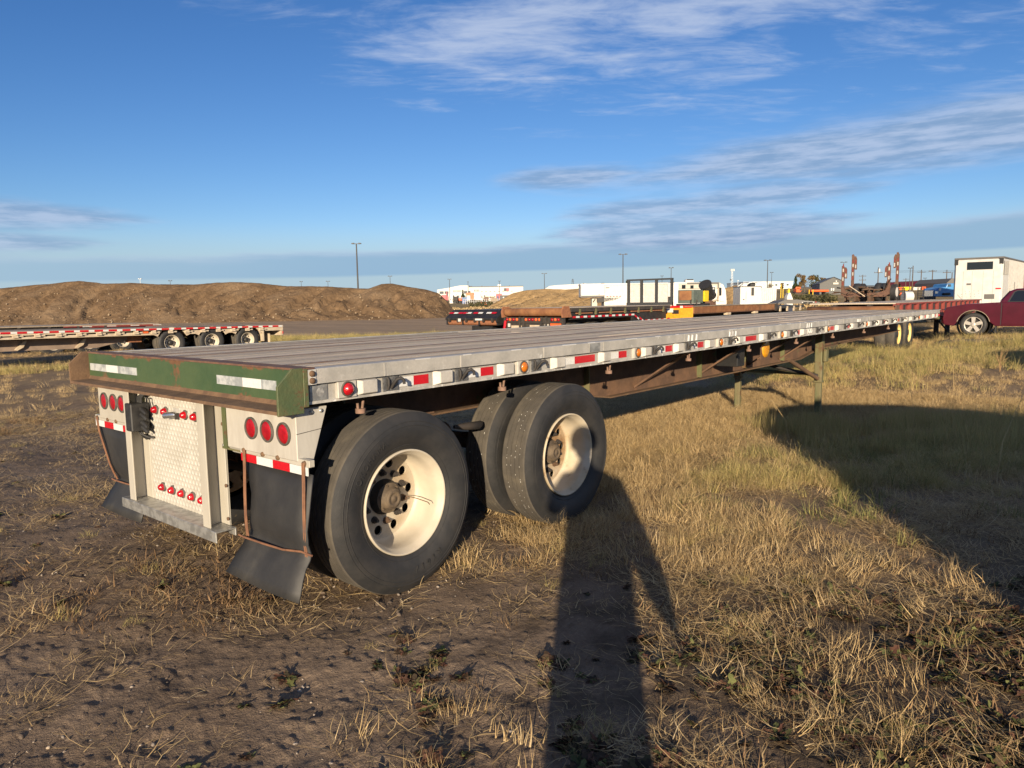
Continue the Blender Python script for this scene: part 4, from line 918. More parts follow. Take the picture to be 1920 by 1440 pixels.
# ================================================================ things beyond the trailer
def B_(par,name,mt,x0,x1,y0,y1,z0,z1,bv=0,**k): return MB().box(x0,x1,y0,y1,z0,z1).build(name,MT[mt],par,bv,**k)
def cp(o,loc,par):
    c=o.copy(); COL.objects.link(c); c.parent=par; c.location=loc; return c
def small_wheel(par,x,y,z,r,w,rim,sgn=-1,n=28,dish=.5):
    # simple dual-look truck wheel; outer face at y, going inward by w*(-sgn)
    i=-sgn; t=MB(); R_=r
    pr=[(r*.58,.04),(r*.72,.008),(r*.86,.0),(r*.95,.02),(r,.05),(r,w*.42),(r*.97,w*.45),(r*.93,w*.5),(r*.97,w*.55),(r,w*.58),(r,w-.05),(r*.9,w),(r*.58,w)]
    t.lathe([(a,y+i*b) for a,b in pr],n,(x,0,z),mis=[0]*4+[1]*8); o=t.build('wheel',[MT['tyre side'],MT['tyre tread']],par)
    q=MB().lathe([(r*.585,y+i*.05),(r*.565,y+i*.03),(r*.54,y+i*.06),(r*.50,y+i*.11),(r*.49,y+i*dish*.40),(r*.22,y+i*dish*.40)],n,(x,0,z)); q.lathe([(r*.21,y+i*dish*.42),(r*.19,y+i*dish*.24),(r*.11,y+i*dish*.20),(.001,y+i*dish*.20)],14,(x,0,z),mi=1)
    for k in range(8): a=2*PI*k/8; q.disc((x+r*.37*math.cos(a),y+i*(dish*.40-.004),z+r*.37*math.sin(a)),r*.055,8,'y',1)
    q.build('rim',[MT[rim],MT['black paint']],o); return o
def tape_row(par,x0,n,per,y,z,h,red=.6,axis='x',mats=('tape red','tape white'),gap=0):
    a=None;b=None
    for k in range(n):
        xs=x0+k*per
        if axis=='x':
            if a is None: a=B_(par,'reflective_tape',mats[0],0,per*red,y-.004,y,z-h/2,z+h/2); b=B_(par,'reflective_tape',mats[1],per*red,per*(1-gap),y-.004,y,z-h/2,z+h/2); oa,ob=a,b
            else: oa=cp(a,(xs,0,0),par); ob=cp(b,(xs,0,0),par)
            oa.location.x=xs; ob.location.x=xs
# ---- beige triple axle drop deck trailer on the left (rear end to the right)
x0,y0=15.2,24.0; g=gz(9,24)
LT=thing('drop_deck_trailer','beige triple axle flatbed edged with red and white tape in front of the mound','flatbed trailer',(x0,y0,g+.02)); LT.rotation_euler=(0,.012,0)
zt=1.06; LN=17
B_(LT,'deck','tan deck',-LN,0,.04,2.5,zt-.05,zt)
B_(LT,'side_rail','cream frame',-LN,0,.0,.05,zt-.075,zt-.002)
arcs=[-4.67,-3.11,-1.60]
pts=[(-LN,zt-.08),(-LN,zt-.25)]
for c in arcs:
    pts+= [(c-.68,zt-.25)]+[(c+.60*math.cos(a),.5+.58*math.sin(a)) for a in np.linspace(PI*.86,PI*.14,9)]+[(c+.68,zt-.25)]
pts+=[(-.9,zt-.25),(-.9,zt-.22),(0,zt-.22),(0,zt-.08)]
MB().prism(pts,'y',.02,.06).build('rail_skirt',MT['cream frame'],LT)
tape_row(LT,-LN+.05,37,.457,-.002,zt-.04,.062,.61)
wk=MB().box(0,.16,-.05,.03,zt-.20,zt-.10).box(.17,.30,-.03,.03,zt-.17,zt-.12).tube([(.02,-.02,zt-.12),(.14,-.06,zt-.10)],.03,6).build('strap_winch',MT['cream frame'],LT)
for k in range(26): (wk if k==0 else cp(wk,(0,0,0),LT)).location=(-LN+.4+.62*k,0,0)
bm_=[(-LN,.42),(-7.05,.40),(-5.3,.78),(-.6,.80),(-.6,zt-.06),(-LN,zt-.06)]
MB().prism(bm_,'y',.72,.80).build('main_beam',MT['brown frame'],LT); MB().prism(bm_,'y',1.70,1.78).build('main_beam',MT['brown frame'],LT)
for x in (-13.2,-11.4,-9.5,-7.7): MB().prism([(x,.42),(x+.18,.52),(x+.30,.74),(x+.22,.74),(x+.05,.56),(x-.06,.44)],'y',.60,.74).build('beam_bracket',MT['cream frame'],LT)
for c in arcs:
    small_wheel(LT,c,.03,.50,.505,.60,'rim cream'); small_wheel(LT,c,2.47,.50,.505,.60,'rim cream',1)
    MB().tube([(c,.5,.5),(c,2.0,.5)],.07,8).build('axle',MT['dark steel'],LT)
B_(LT,'amber_marker','orange paint',-10.35,-10.12,-.012,.03,zt-.20,zt-.12); B_(LT,'amber_marker','orange paint',-5.75,-5.55,-.012,.03,zt-.18,zt-.11)
B_(LT,'rear_frame','cream frame',-.10,0,.05,2.45,zt-.42,zt-.06); B_(LT,'mud_flap','cream frame',-.62,-.60,.05,.70,.28,.72); B_(LT,'fender_bracket','cream frame',-.98,-.90,.0,.3,.42,zt-.2)
B_(LT,'rear_marker','tape red',-.03,.0,-.006,.02,zt-.36,zt-.26); B_(LT,'air_tank','rust orange',-6.0,-5.55,.6,.9,.55,.80)
# ---- second flatbed behind it: only its deck edge shows
x1,y1=12.6,31.5; g=gz(x1-8,y1)
L2=thing('flatbed_trailer','low grey deck trailer showing just above the beige trailer deck','flatbed trailer',(x1+.8,y1,g-.10)); L2.rotation_euler=(0,.006,0)
B_(L2,'deck','tan deck',-15,0,0,2.5,1.22,1.27); B_(L2,'side_rail','dark steel',-15,-3.0,-.03,.03,1.08,1.17); B_(L2,'side_rail','red oxide',-4,0,-.03,.03,1.14,1.22)
for k in range(12): B_(L2,'stake_post','dark steel',-14.5+1.1*k,-14.4+1.1*k,-.04,.0,1.02,1.22)
tape_row(L2,-3.9,4,1.0,-.035,1.19,.04,.62,mats=('faded tape red','faded tape white'))
MB().prism([(-13.6,1.25),(-13.2,1.25),(-13.05,1.55),(-12.9,1.25),(-12.3,1.25),(-13.0,1.75)],'y',.2,.5).build('ramp_bracket',MT['cream frame'],L2)
B_(L2,'main_beam','dark steel',-14.8,-.3,.7,.8,.6,1.2); B_(L2,'main_beam','dark steel',-14.8,-.3,1.7,1.8,.6,1.2)
for c in (-1.6,-3.0,-4.4): small_wheel(L2,c,.05,.5,.5,.6,'rim cream'); small_wheel(L2,c,2.45,.5,.5,.6,'rim cream',1)
B_(L2,'landing_leg','leg paint',-12.1,-11.9,.5,.6,0,1.2); B_(L2,'landing_leg','leg paint',-12.1,-11.9,1.9,2.0,0,1.2)
# ---- black winch trailer with roller tailboard and mesh headboard
ax_,ay=17.4,13.55; g=gz(ax_+3,ay+1)
A=thing('roller_trailer','black trailer with a sloping tailboard over three rusty rollers and a mesh headboard','flatbed trailer',(ax_,ay,0))
A0=g
B_(A,'deck','black paint',.5,12.6,0,2.5,1.24,1.36); B_(A,'side_rail','dark steel',.5,12.6,-.04,.0,1.20,1.34)
MB().prism([(.55,1.36),(.02,1.36),(-.42,1.06),(-.42,1.0),(.55,1.0)],'y',.03,2.55).build('tailboard',MT['black paint'],A,.01)
MB().prism([(.6,1.38),(0,1.385),(-.45,1.06),(-.45,.93),(.2,.80),(.6,.80)],'y',-.02,.04).build('tailboard_end',MT['black paint'],A)
ro=MB().tube([(-.22,.10,.92),(-.22,.88,.92)],.115,18).build('tail_roller',MT['rust orange'],A)
cp(ro,(0,.83,0),A); cp(ro,(0,1.64,0),A)
for y in (.05,.92,1.73,2.52): B_(A,'roller_bracket','black paint',-.36,.05,y-.04,y+.03,.82,1.05)
tb=MB().add([(-.145,-.12,1.265),(-.145,.12,1.265),(-.215,.12,1.215),(-.215,-.12,1.215)],[(0,1,2,3)],0).build('reflective_tape',MT['tape red'],A); tb.location=(-.008,.35,.012)
s_=tb.modifiers.new('t','SOLIDIFY'); s_.thickness=.006
for y,c in ((.57,'w'),(1.0,'w'),(1.2,'r'),(1.55,'w'),(1.73,'r'),(2.0,'r'),(2.2,'w'),(2.42,'r')):
    q=cp(tb,(-.008,y,.012),A)
    if c=='w': q.data=q.data.copy(); q.data.materials.clear(); q.data.materials.append(MT['tape white'])
B_(A,'plate','white paint',-.43,-.42,1.75,1.95,.94,1.05); 
MB().prism([(-.424,.99),(-.424,1.05),(-.36,1.09),(-.355,1.03)],'y',.7,1.1).build('plate',MT['tape white'],A)
for k in range(6): B_(A,'tail_bracket','dark steel',-.45,-.36,.2+.42*k,.26+.42*k,.93,1.07)
B_(A,'tail_bumper','black paint',-.1,.3,.5,1.5,.62,.78)
B_(A,'main_beam','black paint',.6,12.4,.7,.85,.65,1.25); B_(A,'main_beam','black paint',.6,12.4,1.65,1.8,.65,1.25)
for c in (1.8,3.1,4.4): small_wheel(A,c,.05,g+.52,.52,.6,'rim cream'); small_wheel(A,c,2.45,g+.52,.52,.6,'rim cream',1)
MB().box(11.2,11.4,.6,.7,gz(28.7,14.3),1.25).box(11.2,11.4,1.8,1.9,gz(28.7,15.4),1.25).build('landing_leg',MT['black paint'],A)
tape_row(A,9.0,4,.9,-.045,1.29,.06,.5,gap=.25)
for y in (.02,.85,1.68,2.42): B_(A,'headboard_post','dark grey paint',12.48,12.58,y-.05,y+.07,1.36,2.62)
B_(A,'headboard_rail','dark grey paint',12.47,12.59,-.03,2.52,2.58,2.66); B_(A,'headboard_rail','dark grey paint',12.47,12.59,-.03,2.52,1.36,1.50)
me_=MB()
for k in range(58): me_.box(12.525,12.531,.02+.0425*k,.0235+.0425*k,1.5,2.58)
for k in range(25): me_.box(12.531,12.537,.02,2.45,1.52+.043*k,1.5235+.043*k)
me_.build('headboard_mesh',MT['dark grey paint'],A,kind='stuff')
# ---- rusty rear-roll trailer with light panel
bx_,by_=16.7,10.55
Bt=thing('winch_trailer','dark trailer with a broad rusty rear roll over a panel of red and amber lights','flatbed trailer',(bx_,by_,0)); g=gz(bx_+1,by_)
MB().lathe([(.02,.0),(.13,.0),(.135,.05),(.135,2.40),(.13,2.45),(.02,2.45)],20,(.12,0,1.275)).build('rear_roll',MT['rust sheet'],Bt)
for y in (-.05,2.46): MB().prism([(-.05,1.10),(-.08,1.30),(.0,1.46),(.30,1.46),(.45,1.10)],'y',y,y+.05).build('roll_cheek',MT['rust orange'],Bt)
B_(Bt,'light_panel','dark steel',.10,.16,0,2.5,.62,1.10)
lr=MB().lathe([(.05,.0),(.05,-.03),(.03,-.045),(.001,-.05)],12,(.10,0,0),'x').build('tail_light',MT['red dull lens'],Bt); lr.location=(0,.22,1.03)
am=MB().lathe([(.05,.0),(.05,-.03),(.03,-.045),(.001,-.05)],12,(.10,0,0),'x').build('tail_light',MT['orange paint'],Bt); am.location=(0,.35,1.03)
for y,k in ((.48,0),(1.0,1),(1.14,1),(1.28,0),(1.42,0),(1.56,1),(1.95,1),(2.1,0),(2.25,1),(2.38,0)): cp(am if k else lr,(0,y,1.03),Bt)
for a,b,z,m_ in ((.12,.55,.86,'orange paint'),(.62,.78,.84,'aluminium light'),(1.0,1.4,.80,'cream frame'),(1.75,2.2,.78,'cream frame'),(2.25,2.35,.85,'white paint')): B_(Bt,'panel_plate',m_,.085,.10,a,b,z-.07,z+.05)
for y in (.02,.70,.9,1.62,1.8,2.46): B_(Bt,'panel_upright','dark steel',.04,.10,y-.03,y+.03,.55,1.12)
B_(Bt,'panel_rail','dark steel',.05,.10,0,2.5,.92,.955); MB().tube([(.02,2.40,.98),(-.12,2.36,.60)],.05,6).build('marker_flag',MT['tape red'],Bt)
B_(Bt,'deck','weathered plank',.45,7.4,.0,2.5,1.36,1.41); B_(Bt,'side_rail','dark steel',.45,7.2,-.03,.03,1.27,1.40)
for k in range(7): B_(Bt,'rail_post','leg paint',.9+.95*k,.98+.95*k,-.05,.0,1.16,1.36)
B_(Bt,'side_skirt','black paint',.5,7.0,.05,.12,1.02,1.28); B_(Bt,'lower_skirt','black paint',4.4,7.0,.04,.10,.70,1.05)
for a,b in ((.8,1.7),(2.2,3.9),(4.3,6.7)): B_(Bt,'rust_bar','rust orange',a,b,-.02,.05,1.20,1.235)
tape_row(Bt,.55,9,.44,-.012,1.10,.06,.42,gap=.12)
for k,(x,z) in enumerate(((4.6,1.02),(4.95,.93))): 
    q=MB().box(-.12,.08,-.016,-.01,-.03,.03).build('reflective_tape',MT['tape red'],Bt); q.location=(x,0,z); q.rotation_euler=(0,.45,0)
    q=MB().box(.08,.22,-.016,-.01,-.03,.03).build('reflective_tape',MT['tape white'],Bt); q.location=(x,0,z); q.rotation_euler=(0,.45,0)
tape_row(Bt,5.35,4,.42,.035,.86,.06,.42,gap=.15)
B_(Bt,'main_beam','black paint',.3,7.2,.7,.85,.55,1.35); B_(Bt,'main_beam','black paint',.3,7.2,1.65,1.8,.55,1.35)
for c in (.95,2.10,3.30): small_wheel(Bt,c,.02,g+.60,.58,.6,'rim cream'); small_wheel(Bt,c,2.48,g+.60,.58,.6,'rim cream',1)
B_(Bt,'landing_leg','black paint',6.6,6.75,.6,.75,gz(23.3,11.2),1.1); B_(Bt,'landing_leg','black paint',6.6,6.75,1.8,1.95,gz(23.3,12.4),1.1)
# ---- trailer with yellow rear panel and rusty side beam
cx,cy=24.7,9.95
Ct=thing('oilfield_trailer','trailer with a chipped orange yellow rear panel and a long rusty side beam','flatbed trailer',(cx,cy,0)); g=gz(cx+3,cy)
B_(Ct,'rear_panel','orange yellow',.0,.05,.0,2.5,.68,1.30,.01); B_(Ct,'reflective_tape','tape red',-.006,.0,.05,.42,1.28,1.36); B_(Ct,'reflective_tape','tape white',-.006,.0,.42,.55,1.28,1.36); B_(Ct,'reflective_tape','tape red',-.006,.0,.55,1.4,1.28,1.36)
B_(Ct,'panel_cap','tape red',.0,.08,0,2.5,1.30,1.37)
for y in (1.05,1.24): MB().lathe([(.075,.0),(.07,-.025),(.001,-.03)],16,(0,y,.82),'x').build('tail_light',MT['red lens'],Ct)
B_(Ct,'panel_frame','orange yellow',-.03,.0,.50,.56,.68,1.28); B_(Ct,'panel_frame','orange yellow',-.025,.0,.0,.5,.88,.93); B_(Ct,'panel_recess','black paint',-.004,.0,.6,.9,1.04,1.20); B_(Ct,'scraped_plate','white paint',-.012,.0,.85,1.15,1.10,1.26)
MB().prism([(.1,1.05),(.1,1.34),(9.0,1.34),(9.0,1.05)],'y',.0,.12).build('side_beam',MT['rust sheet'],Ct,.02)
MB().prism([(-.02,1.33),(-.02,1.352),(9.1,1.352),(9.1,1.33)],'y',-.04,.35).build('beam_flange',MT['tan deck'],Ct)
MB().box(.1,9.0,-.03,.12,1.03,1.05).build('beam_flange',MT['rust edge'],Ct)
for x in (3.2,6.3): B_(Ct,'beam_block','cream frame',x,x+.35,-.08,.1,.93,1.03)
MB().tube([(9.0,.0,1.10),(9.35,.0,1.10)],.06,8).build('beam_hook',MT['dark steel'],Ct); B_(Ct,'beam_end','dark steel',9.1,9.3,-.05,.15,1.0,1.36)
B_(Ct,'deck','tan deck',.1,9.0,.36,2.5,1.27,1.33); B_(Ct,'main_beam','dark steel',.2,13,.7,.85,.6,1.25); B_(Ct,'main_beam','dark steel',.2,13,1.65,1.8,.6,1.25)
B_(Ct,'front_deck','dark grey paint',9.3,13.4,.0,2.5,1.10,1.22); 
for k in range(4): B_(Ct,'deck_post','cream frame',9.7+k*1.0,9.85+k*1.0,-.03,.03,.95,1.20)
for c in (1.2,2.5): small_wheel(Ct,c,.1,g+.5,.5,.6,'rim cream'); small_wheel(Ct,c,2.4,g+.5,.5,.6,'rim cream',1)
B_(Ct,'landing_leg','dark steel',11,11.15,.6,.75,gz(35.8,10.6),1.1); B_(Ct,'landing_leg','dark steel',11,11.15,1.8,1.95,gz(35.8,11.8),1.1)
# power unit and winch standing on its deck
PU=thing('power_unit','grey green engine box with a rusty grille standing on the oilfield trailer deck','power unit',(27.2,11.4,1.33))
B_(PU,'skid','black paint',-.1,1.6,-.3,.5,.0,.10); B_(PU,'housing','grey green',-.05,.95,-.28,.45,.12,.70,.02); B_(PU,'grille','rust sheet',-.065,-.05,-.2,.38,.25,.66); B_(PU,'yellow_door','yellow paint',.98,1.42,-.32,-.27,.18,.66,.01); B_(PU,'door_box','yellow paint',.98,1.42,-.27,.3,.2,.64)
MB().tube([(-.1,-.2,.02),(-.1,-.2,.25),(.1,-.25,.30)],.03,6).tube([(.2,-.3,.05),(.3,-.3,.25)],.03,6).build('pipework',MT['dark steel'],PU)
WN=thing('cable_reel','black hose reel tilted beside the yellow door of the engine box','cable reel',(29.6,11.6,1.33))
MB().tube([(-.25,0,.95),(.28,0,.42)],.27,16).build('drum',MT['black paint'],WN); 
for a,b in (((-.27,0,.97),(-.24,0,.94)),((.27,0,.43),(.30,0,.40))): MB().tube([a,b],.30,18).build('flange',MT['black plastic'],WN)
MB().tube([(.05,-.3,.2),(.35,-.35,.25),(.55,-.3,.5),(.62,-.25,.78)],[.05,.05,.04,.03],6).build('hose',MT['cream frame'],WN); B_(WN,'stand','rust edge',-.2,.4,-.25,.25,0,.22); B_(WN,'paper_tag','tape white',-.05,.06,-.32,-.29,.72,.80)
# ---- red oxide flatbed beyond the front end
dx_,dy_=21.4,1.98
Dt=thing('flatbed_trailer','red oxide flatbed with rusty rear roll and yellow wheels beyond the front end','flatbed trailer',(dx_,dy_,0)); g=gz(22.8,2.6)
MB().lathe([(.02,.0),(.10,.0),(.105,.04),(.105,2.5),(.02,2.5)],18,(.05,0,1.225)).build('rear_roll',MT['rust sheet'],Dt); B_(Dt,'rear_roll_cheek','rust edge',-.06,.3,-.05,.0,1.1,1.36)
for a,b,m_ in ((.05,.45,'tape red'),(.45,.70,'tape white'),(.70,1.1,'tape red'),(1.5,1.9,'tape red'),(1.9,2.1,'tape white')): B_(Dt,'reflective_tape',m_,.02,.03,a,b,1.06,1.12)
B_(Dt,'rear_beam','red oxide',.03,.10,0,2.5,.98,1.13)
MB().prism([(.25,1.02),(.25,1.38),(17.2,1.36),(17.2,1.15),(15.2,.70),(8.4,.78),(6.2,1.0)],'y',.03,.12).build('side_beam',MT['red oxide'],Dt)
B_(Dt,'side_rail','red oxide',.25,17.2,-.05,.05,1.36,1.41); B_(Dt,'deck','weathered plank',.25,17.2,.05,2.5,1.385,1.42)
sp_=B_(Dt,'stake_pocket','red oxide',0,.12,-.06,.03,1.12,1.37); dk=B_(Dt,'hook_strap','black paint',.22,.30,-.055,.03,1.10,1.36)
for k in range(14): (sp_ if k==0 else cp(sp_,(0,0,0),Dt)).location=(.6+1.15*k,0,0); (dk if k==0 else cp(dk,(0,0,0),Dt)).location=(.75+1.15*k,0,0)
for x in (.5,2.0,3.3,7.0,8.0,8.8,9.5,10.6,11.2): B_(Dt,'reflector','tape white' if int(x*3)%4 else 'orange paint',x,x+.12,.015,.03,.98 if x>6.5 else 1.16,1.08 if x>6.5 else 1.26)
for c in (.85,2.3): small_wheel(Dt,c,.02,g+.52,.52,.62,'rim yellow',dish=.25); small_wheel(Dt,c,2.48,g+.52,.52,.62,'rim yellow',1)
MB().prism([(-.12,.72),(.28,1.0),(.34,.98),(-.02,.66)],'y',.0,.68).build('fender_flap',MT['black rubber'],Dt)
B_(Dt,'main_beam','dark steel',.2,16.5,.7,.82,.72,1.36); B_(Dt,'main_beam','dark steel',.2,16.5,1.7,1.82,.72,1.36)
for y in (.35,.75): B_(Dt,'landing_leg','pole wood',10.9,11.08,y-.08,y+.08,gz(32.4,2.4),.95)
MB().tube([(10.9,.35,.2),(9.6,.6,.8)],.04,6).build('leg_brace',MT['dark steel'],Dt)
# ---- log bunk trailer with four tall stakes
q=at(1578,555,40); g=gz(q.x,q.y)
LB=thing('log_trailer','brown log bunk trailer with four tall red and white taped stakes','log trailer',(q.x,q.y-2.35,g)); zb=1.72-g
def bunk(x,h,zb):
    MB().prism([(0,zb+.55),(.16,zb+.22),(.5,zb+.10),(1.85,zb+.10),(2.19,zb+.22),(2.35,zb+.55),(2.35,zb),(2.2,zb-.12),(.15,zb-.12),(0,zb)],'x',x,x+.16).build('bunk',MT['rust edge'],LB)
    for y,s in ((.02,1),(2.33,-1)):
        p=MB().prism([(y-.07,zb),(y-.07,zb+h*.93),(y,zb+h),(y+.07,zb+h*.98),(y+.07,zb)],'x',x+.02,x+.14).build('stake',MT['rust edge'],LB)
        for k in range(5): B_(p,'reflective_tape','faded tape red' if k%2==0 else 'faded tape white',x+.012,x+.02,y-.045,y+.015,zb+.55+k*.24,zb+.73+k*.24)
        e=MB().prism([(y+s*.07,zb+h*.62),(y+s*.07,zb+h*.93),(y+s*.14,zb+h*.94),(y+s*.20,zb+h*.86),(y+s*.20,zb+h*.56),(y+s*.12,zb+h*.56)],'x',x+.03,x+.12).build('stake_extension',MT['rust edge'],LB)
        for k in range(2): B_(e,'reflective_tape','faded tape white' if k%2==0 else 'faded tape red',x+.022,x+.03,y+s*.15-.03,y+s*.15+.03,zb+h*.6+k*.25,zb+h*.6+.2+k*.25)
bunk(0,1.62,zb); bunk(1.9,2.0,zb+.32)
for y0_ in (.45,1.55):
    for x in (.6,1.7): MB().lathe([(.30,.0),(.48,.02),(.52,.06),(.52,.26),(.48,.30),(.3,.3)],22,(x,y0_,zb+.12)).build('wheel',MT['tyre side'],LB)
B_(LB,'frame_beam','oil dark',-.5,3,.75,.9,zb-.35,zb-.05); B_(LB,'frame_beam','oil dark',-.5,3,1.5,1.65,zb-.35,zb-.05)
jk=MB()
for k in range(46):
    a=Vector((rng.uniform(-.4,1.6),rng.uniform(.1,2.3),zb+rng.uniform(-.1,.35))); b=a+Vector((rng.normal()*.3,rng.normal()*.45,rng.normal()*.2)); jk.tube([a,(a+b)/2+Vector((0,0,.06)),b],float(rng.uniform(.02,.06)),5)
jk.build('chains_and_rods',MT['oil dark'],LB,kind='stuff'); MB().tube([(-.3,1.9,zb+.5),(-.2,1.1,zb-.1)],.025,6).build('bar',MT['cream frame'],LB)
for y in (.1,1.2,2.2): 
    for x in (.2,2.2): B_(LB,'support_leg','oil dark',x,x+.12,y-.06,y+.06,1.26-g,zb-.1)
MB().tube([(.5,-.30,zb+.12),(.5,-.06,zb+.12)],.42,24).build('spare_tyre',MT['tyre side'],LB); MB().tube([(.5,-.32,zb+.12),(.5,-.2,zb+.12)],.26,20).build('spare_rim',MT['white paint'],LB)
CR=thing('flatbed_trailer','dark flatbed carrying the log bunk trailer, mostly hidden behind the red oxide flatbed','flatbed trailer',(q.x,q.y-2.35,g)); B_(CR,'deck','dark steel',-1.2,8,-.1,2.45,1.12-g,1.255-g); B_(CR,'main_beam','dark steel',-1,8,.7,.8,.6,1.12-g); B_(CR,'main_beam','dark steel',-1,8,1.6,1.7,.6,1.12-g)
for c in (0.2,1.5): small_wheel(CR,c,-.08,.5,.5,.6,'rim cream'); small_wheel(CR,c,2.4,.5,.5,.6,'rim cream',1)
for y in (.7,1.6): B_(CR,'landing_leg','dark steel',6.5,6.6,y,y+.1,gz(q.x+6.5,q.y)-g,1.0-g)
# ---- lowbed with two ramps standing up
q=at(1712,563,47); g=gz(q.x,q.y)
RP=thing('lowbed_trailer','black lowbed trailer with two ladder ramps folded upright','lowbed trailer',(q.x,q.y,0))
B_(RP,'deck','black paint',.1,6,-1.2,1.2,1.15,1.30); 
for y in (.50,-.62):
    f=MB().box(0,.07,y-.0,y+.05,1.28,2.15).box(0,.07,y+.35,y+.40,1.28,2.15)
    for k in range(7): f.box(.01,.05,y+.05,y+.35,1.35+.125*k,1.385+.125*k)
    f.build('ramp',MT['black paint'],RP)
small_wheel(RP,1.5,-1.2,g+.5,.5,.6,'rim cream'); small_wheel(RP,1.5,1.2,g+.5,.5,.6,'rim cream',1); B_(RP,'landing_leg','black paint',5,5.1,-.8,-.7,gz(q.x+5,q.y),1.2); B_(RP,'landing_leg','black paint',5,5.1,.7,.8,gz(q.x+5,q.y),1.2)
# ---- white refrigerated trailer, nose towards the yard
q=at(1878,560,42); g=gz(q.x,q.y)
RF=thing('reefer_trailer','tall white box trailer with a dark window in its nose, behind the maroon pickup','box trailer',(q.x,q.y,0)); RF.rotation_euler=(0,-.010,0)
zt=at(1878,481,42).z; zl=.95
B_(RF,'box_body','white clad',.0,12.5,0,2.45,zl,zt-.10,.04); B_(RF,'roof_rim','roof grey',-.03,12.5,-.02,2.47,zt-.10,zt,.02)
B_(RF,'nose_panel','white paint',-.09,-.002,.06,2.39,zl,zt-.14,.04); 
for y in (.0,2.25): B_(RF,'nose_corner','black trim',-.10,.0,y,y+.2,zt-.42,zt-.10)
B_(RF,'nose_window','glass dark',-.105,-.09,.50,1.80,zt-.72,zt-.27,.01); B_(RF,'nose_vent','roof grey',-.11,-.09,.35,.85,zl+.42,zl+.70)
for y in (.45,.95,1.5,1.95): B_(RF,'nose_seam','aluminium rail',-.093,-.089,y,y+.02,zl+.1,zt-.8)
B_(RF,'nose_plate','roof grey',-.096,-.09,1.55,1.78,zl+1.25,zl+1.36); 
rv=MB()
for k in range(14): rv.disc((-.0925,1.1+.22*(k%5)+.03*(k//5),zl+.55+.16*(k//5)+.02*(k%3)),.02,6,'x')
rv.build('rivet_marks',MT['roof grey'],RF)
B_(RF,'side_louvre','dark grey paint',.25,2.6,-.02,.0,zt-1.05,zt-.25)
for k in range(9): B_(RF,'louvre_bar','aluminium light',.4+.25*k,.47+.25*k,-.03,-.02,zt-1.05,zt-.25)
for k in range(16): B_(RF,'side_rib','aluminium light',3.0+.58*k,3.06+.58*k,-.02,.0,zl,zt-.12)
for x,h in ((3.6,1.0),(6.3,1.4)): B_(RF,'stain_strip','roof grey',x,x+.12,-.024,-.02,zl+.2,zl+h)
B_(RF,'side_decal','tape red',-.095,-.09,.05,.32,zl+.98,zl+1.06)
for c in (10,11.3): small_wheel(RF,c,.02,gz(q.x+c,q.y)+.5,.5,.6,'rim cream'); small_wheel(RF,c,2.43,gz(q.x+c,q.y)+.5,.5,.6,'rim cream',1)
B_(RF,'landing_leg','dark steel',2.4,2.55,.5,.65,gz(q.x+2.4,q.y),zl); B_(RF,'landing_leg','dark steel',2.4,2.55,1.8,1.95,gz(q.x+2.4,q.y),zl)
